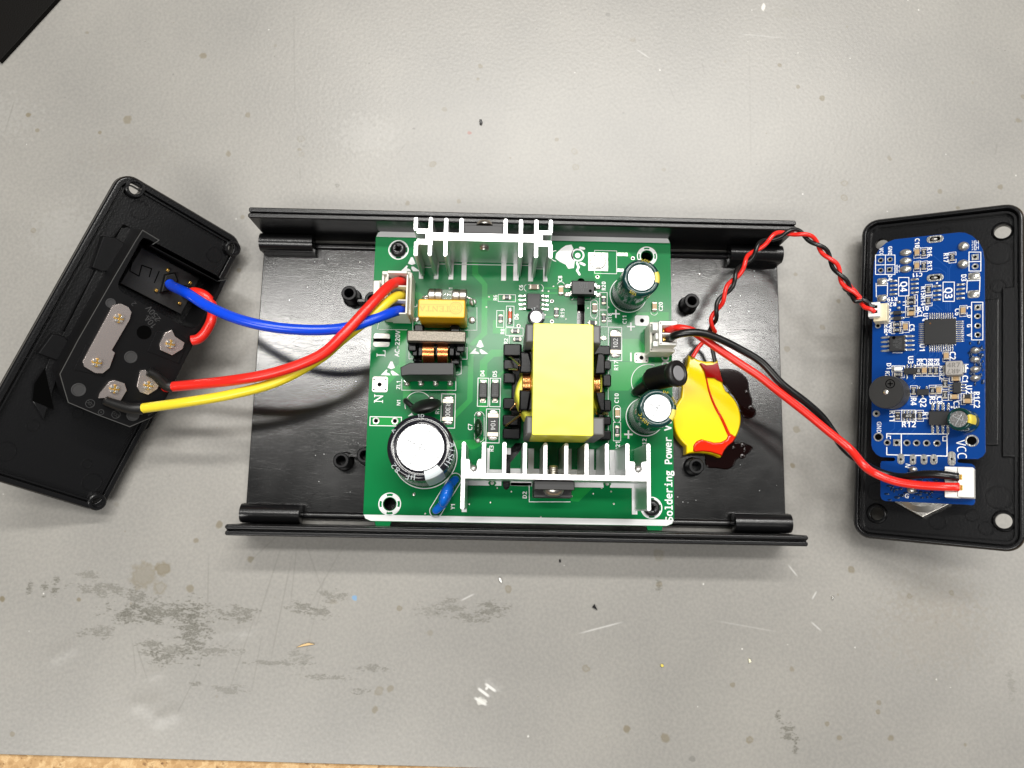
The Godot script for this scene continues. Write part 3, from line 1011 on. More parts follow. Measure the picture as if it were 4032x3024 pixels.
func esd(c: Vector2, k: float) -> void:
	# warning triangle with a reaching hand cut out of it, lying on its side
	var a := c + Vector2(0.2, -2.3) * k
	var b := c + Vector2(2.9, 2.0) * k
	var d := c + Vector2(-2.9, 2.0) * k
	var m1 := b.lerp(a, 0.5)
	var m2 := d.lerp(a, 0.5)
	SILK.flat(PackedVector2Array([a + Vector2(-0.3, 0) * k, a + Vector2(0.3, 0) * k, m1 + Vector2(-0.2, -0.2) * k, c + Vector2(0.3, 0.1) * k, m2 + Vector2(0.4, -0.2) * k]), 0.05)
	SILK.flat(PackedVector2Array([d, m2 + Vector2(0.1, 0.35) * k, c + Vector2(-0.9, 0.4) * k, c + Vector2(-1.2, 1.1) * k, c + Vector2(-0.3, 1.4) * k, c + Vector2(0.1, 2.0) * k]), 0.05)
	SILK.flat(PackedVector2Array([c + Vector2(0.7, 2.0) * k, c + Vector2(0.2, 1.3) * k, c + Vector2(0.1, 0.6) * k, c + Vector2(0.7, 0.5) * k, b + Vector2(-0.1, -0.1) * k]), 0.05)

func ring_mark(c: Vector2, r: float, hole: float) -> void:
	SILK.ring(c, r - 0.28, r, 0.05)
	SILK.ring(c, hole + 0.12, hole + 0.4, 0.05)
	for i in 4:
		var a := TAU * i / 4.0 + 0.3
		SILK.ring(c, hole + 0.38, r - 0.26, 0.05, a, a + 0.92, 8)

func make_power_board() -> void:
	fx = Transform3D(Basis(Vector3.UP, -0.0171), Vector3(6.5, 10.0, -37.0))
	board = thing("power_board", "green power supply circuit board with yellow transformer and two silver heatsinks", "circuit board")
	SILK = Shape.new()
	SOLD = Shape.new()
	var cu := Shape.new()
	fr(1400, 840)
	var tl := q(255, 205)
	fr(2000, 1600)
	var br := q(2072, 1495)
	var l := tl.x
	var r := br.x
	var t := tl.y
	var u := br.y
	# the board itself with its mounting holes and slots
	fr(1400, 840)
	var h1 := q(535, 455)
	fr(2000, 840)
	var h2 := q(1730, 535)
	var slot := PackedVector2Array()
	var sa := q(862, 850)
	var sb := q(955, 1420)
	for k in 9:
		var a := PI + PI * k / 8.0
		slot.append(Vector2((sa.x + sb.x) * 0.5, sa.y) + Vector2(cos(a), sin(a)) * (sb.x - sa.x) * 0.5)
	slot.append(Vector2(sb.x, sb.y)); slot.append(Vector2(sa.x, sb.y))
	fr(1400, 1600)
	var h3 := q(425, 1215)
	var slot2 := poly([2075, 455, 2060, 540, 1925, 705, 1922, 990, 1900, 1030, 1876, 1040, 1850, 1030, 1832, 990, 1835, 625, 1990, 455])
	fr(2000, 1600)
	var h4 := q(1785, 1262)
	var pcb := Shape.new()
	var tab := 1.2
	var edge := PackedVector2Array()
	for a in [[l, u - 2.2], [l, t + 2.2], [l + 0.6, t + 0.7], [l + 2.2, t], [l + 3.3, t - 0.1], [l + 3.6, t - tab], [l + 7.6, t - tab], [l + 7.9, t], [r - 7.9, t], [r - 7.6, t - tab], [r - 3.6, t - tab], [r - 3.3, t], [r - 2.2, t], [r - 0.6, t + 0.7], [r, t + 2.2], [r, u - 2.2], [r - 0.6, u - 0.7], [r - 2.2, u], [r - 3.3, u], [r - 3.6, u + tab], [r - 7.6, u + tab], [r - 7.9, u], [l + 7.9, u], [l + 7.6, u + tab], [l + 3.6, u + tab], [l + 3.3, u], [l + 2.2, u], [l + 0.6, u - 0.7]]:
		edge.append(Vector2(a[0], a[1]))
	pcb.prism(edge, -1.6, 0.0, 0.06, [disc(h1, 1.7), disc(h2, 1.75), disc(h3, 1.8), disc(h4, 1.8), slot, slot2])
	var plate := ob("board_base", pcb, M.green, board)
	# copper tracks under the lacquer
	fr(1400, 840)
	for a in [[1455, 400, 1525, 400, 1525, 740, 1640, 880, 1638, 1505, 1470, 1650, 1400, 1640, 1565, 1480, 1575, 890, 1452, 765], [1640, 1010, 1800, 1010, 1800, 1085, 1640, 1085], [715, 980, 800, 985, 860, 1030, 860, 1060, 715, 1060], [1708, 1330, 1760, 1330, 1760, 1400, 1890, 1420, 1890, 1495, 1708, 1495], [1955, 1070, 2110, 1080, 2110, 1095, 1955, 1095]]:
		cu.flat(poly(a), 0.02)
	fr(1400, 1250)
	for a in [[540, 155, 628, 155, 622, 620, 540, 700, 410, 830, 360, 740, 540, 580], [1405, 330, 1470, 440, 1455, 1040, 1240, 1260, 1240, 1165, 1390, 1020], [1690, 400, 1840, 400, 1840, 485, 1720, 490, 1640, 570, 1625, 1165, 1540, 1165, 1548, 540], [592, 850, 685, 850, 685, 1010, 592, 1010], [1140, 850, 1210, 850, 1210, 960, 1140, 960], [1225, 1530, 1460, 1520, 1490, 1480, 1620, 1500, 1560, 1590, 1480, 1640, 1225, 1640], [205, 1240, 560, 1240, 560, 1345, 205, 1345], [1840, 650, 1765, 720, 1780, 750, 1860, 670]]:
		cu.flat(poly(a), 0.02)
	fr(2000, 840)
	for a in [[430, 920, 610, 920, 610, 940, 430, 940], [430, 985, 620, 985, 620, 1000, 400, 1000], [470, 1280, 580, 1280, 580, 1300, 470, 1300], [1360, 480, 1500, 480, 1590, 570, 1560, 590, 1490, 535, 1360, 535], [1068, 720, 1160, 720, 1160, 790, 1130, 830, 1090, 830, 1068, 790], [1600, 1230, 2000, 1230, 2000, 1330, 1820, 1335, 1760, 1400, 1600, 1400]]:
		cu.flat(poly(a), 0.02)
	fr(2000, 1250)
	for a in [[1290, 560, 1780, 540, 1780, 640, 1540, 860, 1500, 910, 1200, 910, 1290, 700], [1410, 265, 1620, 265, 1740, 390, 1740, 540, 1420, 540], [1825, 440, 2030, 440, 2030, 620, 1825, 640], [1410, 1440, 1590, 1440, 1520, 1500, 1410, 1500]]:
		cu.flat(poly(a), 0.02)
	fr(2000, 1600)
	cu.flat(poly([780, 1020, 1060, 1010, 880, 1185, 780, 1180]), 0.02)
	stuff(ob("copper_track", cu, M.trace, plate))
	# thin tracks and vias between the small parts
	fr(2000, 840)
	for a in [[500, 1020, 560, 1030, 620, 1090, 700, 1090], [500, 1080, 545, 1092], [500, 1140, 590, 1140, 600, 1160], [500, 1195, 540, 1230, 540, 1300], [240, 1100, 60, 1100], [230, 1150, 120, 1150, 60, 1210], [690, 1040, 720, 1080, 720, 1300, 650, 1340], [980, 1090, 1040, 1100], [1100, 1290, 1190, 1290], [1240, 1020, 1290, 1000], [1240, 1130, 1300, 1130, 1330, 1170], [1830, 1000, 1900, 940, 1980, 940]]:
		cu.stroke(poly(a), 0.3, 0.02)
	fr(1400, 1250)
	for a in [[1220, 960, 1290, 900, 1390, 900], [1840, 1180, 1800, 1180], [640, 1040, 700, 1070], [1540, 1110, 1540, 1200], [1710, 1100, 1730, 1140]]:
		cu.stroke(poly(a), 0.4, 0.02)
	for i in 34:
		fr(2000, 840)
		var vc := q(rng.randf_range(-300, 1300), rng.randf_range(880, 1360))
		if rng.randf() < 0.4:
			fr(1400, 1600)
			vc = q(rng.randf_range(150, 3900), rng.randf_range(1000, 1380))
		SOLD.lathe(Vector3(vc.x, 0, vc.y), [Vector2(0.26, 0.02), Vector2(0.2, 0.07), Vector2(0.08, 0.05), Vector2(0, 0.03)], 10)
	heatsink_far()
	heatsink_near()
	small_parts()
	mains_parts()
	transformer()
	printing(l, r, t, u, h1, h2, h3, h4)
	stuff(ob("solder", SOLD, M.solder, plate))
	ob("silkscreen_print", SILK, M.silk, plate)
	# the two black screws that hold the board
	for e in [[h1, "black cross-head screw in the board's corner beside the far heatsink and the mains plug"], [h4, "black cross-head screw half under the near heatsink's right-hand leg"]]:
		screw(e[0], e[1])

func screw(c: Vector2, label: String) -> void:
	var keep := fx
	fx.origin = fx * Vector3(c.x, 0.1, c.y)
	var t := thing("screw", label, "screw", "screws holding the green board")
	var s := Shape.new()
	s.lathe(Vector3.ZERO, [Vector2(1.35, -4.0), Vector2(1.35, 0), Vector2(2.3, 0.02), Vector2(2.42, 0.35), Vector2(2.25, 1.0), Vector2(1.75, 1.5), Vector2(0.95, 1.72), Vector2(0.5, 1.1), Vector2(0, 0.6)], 32, true)
	ob("head", s, mat(0.02, 0.02, 0.021, 0.28, 0.4), t)
	s = Shape.new()
	for a in [0.5, 0.5 + PI / 2]:
		s.t = Transform3D(Basis(Vector3.UP, a), Vector3.ZERO)
		s.box(Vector3(0, 1.45, 0), Vector3(2.6, 0.52, 0.42), 0.1)
	ob("cross_recess", s, M.hole, t)
	fx = keep

func fin(x: float, y0: float, y1: float, h: float, parent: Node3D, lead_x := 0.0) -> void:
	var a := q(x, y0, h)
	var b := q(x, y1, h)
	var s := Shape.new()
	var cx := (a.x + b.x) * 0.5
	var pl := PackedVector2Array()
	var zt := minf(a.y, b.y)
	var zb := maxf(a.y, b.y)
	var w := 0.56
	# rounded tip at the free end, slightly rippled faces as on an extruded fin
	for k in 7:
		var g := PI + PI * k / 6.0
		pl.append(Vector2(cx + cos(g) * w, zt + w + sin(g) * w))
	var n := int((zb - zt - 2 * w) / 0.42)
	for i in n: pl.append(Vector2(cx + w - (0.045 if i % 2 else 0.0), lerpf(zt + w, zb - w, (i + 0.5) / n)))
	for k in 7:
		var g := PI * k / 6.0
		pl.append(Vector2(cx + cos(g) * w, zb - w + sin(g) * w))
	for i in n: pl.append(Vector2(cx - w + (0.045 if i % 2 else 0.0), lerpf(zb - w, zt + w, (i + 0.5) / n)))
	s.prism(pl, 0.25, h - 0.02, 0.06)
	ob("fin", s, M.alum, parent)

func cut_face(pl: PackedVector2Array, h: float, parent: Node3D) -> void:
	var s := Shape.new()
	s.flat(pl, h)
	ob("sawn_edge", s, M.saw_cut, parent)

func heatsink_far() -> void:
	fr(1400, 840)
	var h := 19.5
	var s := Shape.new()
	bar(s, 870, 250, 2330, 348, 0.3, h, 0.08)
	bar(s, 760, 190, 960, 252, 0.3, h - 0.005, 0.08)
	bar(s, 760, 318, 960, 386, 0.3, h - 0.005, 0.08)
	bar(s, 2230, 212, 2440, 268, 0.3, h - 0.005, 0.08)
	bar(s, 2230, 340, 2440, 412, 0.3, h - 0.005, 0.08)
	var o := ob("heatsink", s, M.alum, board)
	for f in [[750, 45, 215], [750, 345, 532], [930, 45, 532], [1122, 55, 536], [1317, 58, 300], [1867, 65, 300], [2056, 72, 550], [2248, 76, 555], [2430, 78, 250], [2426, 378, 560]]:
		fin(f[0], f[1], f[2], h, o)
	# plated pin in the screw channel
	var c := q(845, 285, h - 4)
	s = Shape.new()
	s.lathe(Vector3(c.x, 0, c.y), [Vector2(0.7, 0.1), Vector2(0.7, h - 4), Vector2(0, h - 3.8)], 16, false)
	ob("pin", s, M.tin, o)
	# power transistor screwed to the far side
	s = Shape.new()
	bar(s, 1345, 150, 1840, 248, 12.0, 17.4, 0.15)
	bar(s, 1345, 120, 1840, 248, 3.5, 12.0, 0.15)
	var q1 := ob("transistor", s, M.chip_black, board)
	var pc := p(1605, 150, 15.0)
	s = Shape.new()
	s.t = Transform3D(Basis(Vector3.RIGHT, -PI / 2), Vector3(pc.x, 15.2, pc.z + 0.2))
	s.lathe(Vector3.ZERO, [Vector2(2.3, 0), Vector2(2.25, 0.5), Vector2(1.8, 1.15), Vector2(0.9, 1.5), Vector2(0, 1.55)], 24, true)
	ob("screw_head", s, M.nickel, q1)
	s = Shape.new()
	var tip := p(1605, 350, 14.5)
	screw_thread(s, Vector3(tip.x, 14.6, tip.z - 0.5), Vector3.BACK, 1.45, 3.2)
	ob("screw_tip", s, M.nickel, q1)

func screw_thread(s: Shape, c: Vector3, dir: Vector3, r: float, len_: float) -> void:
	s.t = Transform3D(Basis(Vector3.RIGHT, PI / 2 * signf(dir.z)), c)
	var prof := []
	var n := 6
	for i in n:
		prof.append(Vector2(r, len_ * i / n)); prof.append(Vector2(r * 0.8, len_ * (i + 0.5) / n))
	prof.append(Vector2(r * 0.7, len_)); prof.append(Vector2(0, len_))
	s.lathe(Vector3.ZERO, prof, 18)

func heatsink_near() -> void:
	fr(1400, 1600)
	var h := 19.5
	var s := Shape.new()
	bar(s, 1350, 846, 3640, 916, 0.3, h, 0.08)
	var a := poly([1312, 655, 1415, 655, 1425, 720, 1423, 770, 1440, 800, 1470, 815, 1500, 800, 1516, 770, 1505, 720, 1515, 680, 1535, 655, 1618, 655, 1618, 880, 1312, 880], h)
	s.prism(a, 0.3, h - 0.005, 0.06)
	a = poly([3360, 685, 3465, 688, 3482, 720, 3470, 780, 3490, 815, 3518, 828, 3550, 815, 3568, 780, 3552, 740, 3560, 695, 3620, 685, 3668, 685, 3668, 890, 3360, 890], h)
	s.prism(a, 0.3, h - 0.005, 0.06)
	var o := ob("heatsink", s, M.alum, board)
	for f in [[1338, 438, 1284], [1595, 440, 800], [1850, 442, 890], [2106, 446, 890], [2361, 450, 890], [2621, 454, 890], [2874, 456, 890], [3128, 458, 890], [3383, 460, 800], [3648, 462, 1305]]:
		fin(f[0], f[1], f[2], h, o)
	for e in [[1468, 772], [3518, 782]]:
		var c := q(e[0], e[1], h - 3)
		s = Shape.new()
		s.lathe(Vector3(c.x, 0, c.y), [Vector2(0.85, 0.1), Vector2(0.85, h - 2.6), Vector2(0.6, h - 2.2), Vector2(0, h - 2.1)], 18, true)
		ob("pin", s, M.tin, o)
	s = Shape.new()
	bar(s, 2221, 925, 2724, 1040, 12.0, 17.6, 0.2)
	bar(s, 2216, 925, 2690, 1140, 3.0, 12.0, 0.25)
	var d := ob("rectifier", s, M.chip_black, board)
	var pc := p(2466, 1040, 14.0)
	s = Shape.new()
	s.t = Transform3D(Basis(Vector3.RIGHT, PI / 2), Vector3(pc.x, 13.6, pc.z - 0.1))
	s.lathe(Vector3.ZERO, [Vector2(2.75, 0), Vector2(2.7, 0.5), Vector2(2.2, 1.3), Vector2(1.1, 1.75), Vector2(0, 1.8)], 28, true)
	ob("screw_head", s, M.nickel, d)
	s = Shape.new()
	var tip := p(2460, 850, 14.5)
	screw_thread(s, Vector3(tip.x, 14.6, tip.z + 0.6), Vector3.FORWARD, 1.45, 3.0)
	ob("screw_tip", s, M.nickel, d)

func small_parts() -> void:
	var B := board
	var dark: Material = M.chip_black
	fr(1400, 840)
	chip(q(1882, 1050), 0, dark, 2.0, 1.25, 0.5, "101", B, "chip_resistor", 180)
	chip(q(1805, 1312), 90, dark, 2.0, 1.25, 0.5, "122", B)
	chip(q(1987, 1468), 0, dark, 2.0, 1.25, 0.5, "103", B, "chip_resistor", 180)
	chip(q(2012, 1570), 0, dark, 2.0, 1.15, 0.5, "5R6", B)
	# red glass diode
	var c := q(1922, 1270)
	var s := Shape.new()
	s.tube(PackedVector3Array([Vector3(c.x, 0.75, c.y - 1.0), Vector3(c.x, 0.75, c.y + 1.3)]), 0.62, 14, -1.0, false)
	var gd := ob("glass_diode", s, M.red_glass, B)
	for e in [-1.35, 1.7]:
		s = Shape.new()
		s.tube(PackedVector3Array([Vector3(c.x, 0.75, c.y + e - 0.42), Vector3(c.x, 0.75, c.y + e + 0.42)]), 0.68, 14, -1.0, false)
		ob("end_cap", s, M.tin, gd)
		SOLD.blob(Vector3(c.x, 0.03, c.y + e * 1.25), 0.8, 0.4, 0.7, 10, 3)
	fr(2000, 840)
	chip(q(325, 925), 0, M.ceramic, 2.6, 1.35, 0.9, "", B, "chip_capacitor")
	chip(q(658, 962), 90, M.tan, 2.4, 1.35, 0.9, "", B, "chip_capacitor")
	chip(q(602, 1237), 90, dark, 2.4, 1.3, 0.5, "R62", B)
	chip(q(1075, 1185), 90, M.ceramic, 2.5, 1.35, 0.9, "", B, "chip_capacitor")
	chip(q(1190, 1085), 90, dark, 2.2, 1.25, 0.5, "161", B)
	chip(q(1190, 1305), 90, dark, 2.2, 1.25, 0.5, "283", B)
	chip(q(1818, 1165), 90, M.tan, 2.4, 1.35, 0.9, "", B, "chip_capacitor")
	chip(q(1050, 1365), 0, dark, 2.2, 1.25, 0.5, "", B)
	fr(2000, 1250)
	chip(q(1357, 1192), 90, M.tan, 2.6, 1.35, 0.9, "", B, "chip_capacitor")
	chip(q(1357, 1415), 90, dark, 2.6, 1.25, 0.5, "5R5", B)
	chip(q(1188, 258), 0, M.tin, 1.2, 1.2, 0.3, "", B, "solder_bridge")
	# big resistors
	fr(1400, 1250)
	chip(q(1150, 1155), 90, dark, 6.3, 3.1, 0.7, "R300", B, "power_resistor", -999.0, 1.6)
	chip(q(1710, 1340), 90, dark, 6.6, 3.1, 0.7, "104", B, "power_resistor", -999.0, 1.6)
	fr(2000, 1250)
	chip(q(1335, 325), 90, dark, 6.3, 3.1, 0.7, "102", B, "power_resistor", -90, 1.6)
	# the two flat diodes
	fr(1400, 1250)
	for e in [[1588, 918], [1737, 918]]:
		c = q(e[0], e[1])
		s = Shape.new()
		s.box(Vector3(c.x, 1.1, c.y), Vector3(2.4, 2.1, 4.4), 0.3)
		var d := ob("surface_diode", s, M.chip_black, B)
		for k in [-1.0, 1.0]:
			s = Shape.new()
			s.box(Vector3(c.x, 0.45, c.y + k * 2.5), Vector3(1.3, 0.7, 1.0), 0.2)
			ob("terminal", s, M.end_metal, d)
			SOLD.box(Vector3(c.x, 0.05, c.y + k * 2.7), Vector3(1.7, 0.1, 1.3), 0.04)
		s = Shape.new()
		txt(s, "RS1M", c, 2.17, 0.75, 90, "sans")
		s.face(Vector3(c.x - 1.0, 2.17, c.y + 1.5), Vector3(c.x + 1.0, 2.17, c.y + 1.5), Vector3(c.x + 1.0, 2.17, c.y + 1.3), Vector3(c.x - 1.0, 2.17, c.y + 1.3), Vector3.UP)
		ob("marking", s, M.faint_print, d)
	# controller chip with eight legs
	fr(2000, 840)
	s = span(238, 998, 403, 1192, 0.25, 1.7, 0.15)
	var ic := ob("controller_chip", s, M.chip_black, B)
	var lp := []
	var rp := []
	for y in [1030, 1083, 1137, 1192]:
		lp.append(q(188, y)); rp.append(q(452, y + 3))
	stuff(ob("leads", legs(lp, -1.6, 0, 0.4, 0.55, 0.7), M.tin, ic))
	stuff(ob("leads", legs(rp, 1.6, 0, 0.4, 0.55, 0.7), M.tin, ic))
	for a in lp + rp: SOLD.blob(Vector3(a.x, 0.02, a.y), 1.25, 0.25, 0.42, 10, 3)
	s = Shape.new()
	s.ring(q(366, 1158, 1.7), 0.0, 0.33, 1.74, 0, TAU, 16)
	ob("pin_mark", s, M.faint_print, ic)
	# optocoupler across the slot
	s = Shape.new()
	bar(s, 795, 842, 1080, 1010, 0.9, 4.0, 0.25)
	bar(s, 790, 838, 1085, 1018, 0.9, 2.4, 0.25)
	ic = ob("optocoupler", s, M.chip_black, B)
	for e in [[755, 908, -1.0], [755, 1012, -1.0], [1105, 918, 1.0], [1108, 1018, 1.0]]:
		c = q(e[0], e[1])
		s = Shape.new()
		s.box(Vector3(c.x + e[2] * 0.15, 0.25, c.y), Vector3(1.5, 0.35, 1.1), 0.1)
		s.box(Vector3(c.x - e[2] * 0.5, 1.2, c.y), Vector3(0.4, 2.2, 1.1), 0.1)
		s.box(Vector3(c.x - e[2] * 0.95, 2.2, c.y), Vector3(1.0, 0.35, 1.1), 0.1)
		ob("lead", s, M.tin, ic)
		SOLD.blob(Vector3(c.x + e[2] * 0.35, 0.02, c.y), 1.2, 0.5, 0.8, 12, 3)
	s = Shape.new()
	txt(s, "F843", q(937, 872, 4.0), 4.03, 0.85, 180, "sans")
	txt(s, "817C", q(937, 912, 4.0), 4.03, 0.85, 180, "sans")
	txt(s, "FL", q(920, 955, 4.0), 4.03, 0.85, 180, "sans")
	ob("marking", s, M.faint_print, ic)
	s = Shape.new()
	s.ring(q(1025, 965, 4.0), 0.0, 0.45, 4.02, 0, TAU, 16)
	ob("pin_mark", s, M.hole, ic)
	# electrolytic capacitors
	can("", q(345, 1330), q(352, 1288, 8.2), 8.2, 2.45, M.sleeve_black, M.grey_print, -10, 50, [["1F", -110, 0.9, 1.0]], false)
	can("", q(1497, 1010), q(1662, 800, 18.4), 18.4, 5.15, M.sleeve_green, M.gold_print, -3, 38, [["50V", -78, 1.15, 1.0], ["105", 118, 0.9, 1.0]], false)
	fr(2000, 1250)
	can("", q(1705, 1238), q(1862, 1128, 18.4), 18.4, 5.15, M.sleeve_green, M.gold_print, 22, 36, [["50V", -24, 1.05, 1.0], ["µF", -62, 1.05, 1.0], ["105°C", 140, 0.95, 1.0]], true)
	fr(1400, 1600)
	can("", q(865, 623), q(806, 508, 18.4), 18.4, 8.75, M.sleeve_black, M.sleeve_mark, 62, 34, [["AiSHi", 14, 1.7, 1.0], ["1D", -92, 1.2, 1.0], ["A", -150, 1.3, 1.0], ["82", 138, 1.7, 1.0], ["µF", 106, 1.7, 1.0]], true)

func plug_cells(s: Shape, x0: float, x1: float, ys: Array, h0: float, h1: float) -> void:
	for y in ys: bar(s, x0, y[0], x1, y[1], h0, h1, 0.15)

func mains_parts() -> void:
	var B := board
	var s: Shape
	# three-way header that is soldered to the board
	fr(1400, 840)
	s = Shape.new()
	bar(s, 318, 1190, 692, 1262, 0.1, 9.5, 0.3)
	bar(s, 318, 745, 350, 1262, 0.1, 7.0, 0.2)
	bar(s, 655, 735, 695, 1262, 0.1, 9.0, 0.2)
	bar(s, 330, 720, 690, 760, 0.1, 8.0, 0.2)
	bar(s, 218, 832, 300, 1012, 0.1, 8.5, 0.3)
	bar(s, 290, 832, 340, 1012, 0.1, 5.0, 0.1)
	ob("mains_header", s, M.nylon, B)
	# two-way header at the output
	fr(2000, 1250)
	s = Shape.new()
	bar(s, 1765, 70, 1800, 420, 0.1, 8.0, 0.2)
	bar(s, 1765, 60, 2080, 110, 0.1, 8.0, 0.2)
	bar(s, 1765, 385, 2080, 430, 0.1, 8.0, 0.2)
	bar(s, 1770, 100, 2060, 400, 0.1, 3.0, 0.1)
	ob("output_header", s, M.nylon, B)
	# glass fuse
	fr(1400, 840)
	var a := p(905, 1035, 4.6)
	var b := p(1385, 1050, 4.6)
	b.z = a.z
	s = Shape.new()
	s.tube(PackedVector3Array([a.lerp(b, 0.34), a.lerp(b, 0.66)]), 2.15, 20, -1.0, false)
	var fuse := ob("glass_fuse", s, M.glass, B)
	for e in [[0.0, 0.37], [0.62, 1.0]]:
		s = Shape.new()
		s.t = Transform3D(Basis(Vector3.BACK, -PI / 2), a.lerp(b, e[0]))
		var len_: float = a.distance_to(b) * (e[1] - e[0])
		s.lathe(Vector3.ZERO, [Vector2(0, 0), Vector2(2.0, 0), Vector2(2.35, 0.4), Vector2(2.35, len_ * 0.45), Vector2(2.2, len_ * 0.5), Vector2(2.35, len_ * 0.55), Vector2(2.35, len_ - 0.3), Vector2(2.1, len_), Vector2(0, len_)], 22)
		ob("end_cap", s, M.nickel, fuse)
	s = Shape.new()
	s.tube(smooth([a, a + Vector3(-1.5, -0.5, 0), a + Vector3(-1.7, -4.4, 0)], 6), 0.3, 8)
	s.tube(smooth([b, b + Vector3(1.6, -0.4, 0.6), b + Vector3(2.0, -4.4, 1.2)], 6), 0.3, 8)
	ob("wire_leg", s, M.tin, fuse)
	joint(870, 1075, 1.0); joint(1460, 1105, 1.1); joint(765, 1320, 0.8); joint(1450, 1330, 1.1)
	# yellow box capacitor with its raised maker's mark
	s = span(775, 1065, 1365, 1300, 0.3, 13.2, 0.45)
	var yc := ob("box_capacitor", s, M.amber, B)
	s = Shape.new()
	var c := q(985, 1185, 13.2)
	txt(s, "TENTA", c, 13.24, 1.5, 180, "serif", 1.25)
	var rc := q(1248, 1178, 13.2)
	s.ring(rc, 1.6, 1.78, 13.24)
	s.ring(rc, 1.12, 1.22, 13.24)
	txt(s, "TC", rc, 13.24, 1.0, 180, "serif")
	s.stroke(PackedVector2Array([q(805, 1133, 13.2), q(1150, 1140, 13.2)]), 0.12, 13.24)
	ob("raised_print", s, M.amber_print, yc)
	# common-mode choke: bright core bar over a black bobbin with two copper windings
	fr(1400, 1250)
	s = Shape.new()
	bar(s, 640, 165, 1372, 300, 10.6, 14.0, 0.35)
	var choke := ob("choke", s, M.core_metal, B)
	s = Shape.new()
	bar(s, 640, 285, 1372, 322, 7.5, 12.0, 0.3)
	bar(s, 655, 175, 760, 420, 3.0, 10.5, 0.4)
	bar(s, 1255, 180, 1362, 430, 3.0, 10.5, 0.4)
	ob("core_side", s, M.gloss_black, choke)
	for e in [[845, 990], [1030, 1160]]:
		s = Shape.new()
		var c0 := p(e[0], 430, 6.5)
		var c1 := p(e[1], 430, 6.5)
		s.t = Transform3D(Basis(Vector3.BACK, -PI / 2), Vector3(c0.x, 6.5, c0.z))
		var wl := c1.x - c0.x
		var prof := [Vector2(0, 0)]
		var turns := 11
		for i in turns:
			for k in 4: prof.append(Vector2(3.55 + 0.16 * sin(PI * k / 3.0), wl * (i + k / 3.6) / turns))
		prof.append(Vector2(0, wl))
		s.lathe(Vector3.ZERO, prof, 24)
		ob("winding", s, M.copper, choke)
	for e in [[705, 770, 9.6], [775, 842, 9.2], [988, 1034, 9.4], [1162, 1232, 9.2], [1238, 1310, 9.6]]:
		s = Shape.new()
		bar(s, e[0], 330, e[1], 480, 0.5, e[2], 0.35)
		ob("bobbin_flange", s, M.gloss_black, choke)
	for e in [[722, 80, 850, 180], [1172, 92, 1302, 188], [712, 480, 842, 560], [1175, 500, 1302, 590]]:
		ob("bobbin_foot", span(e[0], e[1], e[2], e[3], 0.2, 5.5, 0.5), M.gloss_black, choke)
	# bridge rectifier standing on its legs
	s = Shape.new()
	var body := poly([675, 562, 1222, 562, 1222, 716, 675, 716, 566, 726, 556, 620], 14.2)
	s.prism(body, 3.2, 14.2, 0.25)
	var br := ob("bridge_rectifier", s, M.chip_black, B)
	s = Shape.new()
	var fc := q(950, 716, 14.2)
	words_at(s, "KBP307", Vector3(fc.x, 9.6, fc.y + 0.06), Vector3.RIGHT, Vector3.UP, 1.9, "sans", 1.3)
	words_at(s, "~   AC   ~", Vector3(fc.x, 6.3, fc.y + 0.06), Vector3.RIGHT, Vector3.UP, 1.5, "sans", 1.2)
	ob("marking", s, M.faint_print, br)
	for x in [640, 815, 1000, 1180]:
		s = Shape.new()
		var lc := q(x, 838)
		s.box(Vector3(lc.x, 1.8, lc.y - 0.6), Vector3(1.0, 3.4, 0.6), 0.08)
		ob("leg", s, M.tin, br)
		SOLD.blob(Vector3(lc.x, 0.02, lc.y - 0.3), 0.9, 0.7, 0.8, 12, 4)
	# black disc thermistor leaning over
	s = Shape.new()
	var n0 := p(872, 1095, 7.0)
	s.t = Transform3D(Basis(Vector3.UP, 0.22) * Basis(Vector3.RIGHT, 0.35), Vector3(n0.x, 5.6, n0.z))
	s.ball(Vector3.ZERO, Vector3(4.5, 5.0, 1.75), 28, 16)
	var th := ob("disc_thermistor", s, M.rubber, B)
	s = Shape.new()
	var g0 := q(630, 1040)
	s.tube(smooth([Vector3(g0.x, 0, g0.y), Vector3(g0.x + 0.3, 2.2, g0.y + 0.4), n0 + Vector3(-3.4, -3.6, 0.6)], 6), 0.75, 10)
	ob("lead", s, M.rubber, th)
	SOLD.blob(Vector3(g0.x, 0.02, g0.y), 1.0, 1.1, 1.0, 14, 4)
	joint(945, 1012, 0.9)
	# dark green drop capacitor
	var dc := p(1526, 1375, 3.2)
	s = Shape.new()
	s.ball(Vector3(dc.x, 3.0, dc.z), Vector3(1.25, 2.9, 2.75), 22, 14)
	ob("drop_capacitor", s, M.green_cap, B)
	joint(1535, 1205, 0.85); joint(1522, 1530, 0.75)
	# blue safety capacitor
	fr(1400, 1600)
	var bc := p(1128, 1095, 5.5)
	var tilt := Transform3D(Basis(Vector3.UP, -0.32), Vector3(bc.x, 4.6, bc.z))
	s = Shape.new()
	s.t = tilt
	s.ball(Vector3(0, 0.9, 0), Vector3(1.75, 3.9, 3.75), 26, 16)
	var y1 := ob("blue_capacitor", s, M.blue_cap, B)
	for e in [[1243, 915], [1010, 1290]]:
		s = Shape.new()
		var g := q(e[0], e[1])
		var mid := tilt * Vector3(0, -0.8, 2.7 * signf(e[1] - 1100))
		s.tube(smooth([Vector3(g.x, 0.1, g.y), Vector3(g.x, 1.9, g.y), mid], 7), 0.95, 12, 1.25)
		ob("leg", s, M.blue_cap, y1)
		SOLD.blob(Vector3(g.x, 0.02, g.y), 1.1, 0.3, 1.1, 12, 3)
	# rod choke in black heat-shrink, leaning across the board's edge
	fr(2000, 1250)
	var r0 := p(1790, 775, 6.0)
	var r1 := p(2135, 690, 14.5)
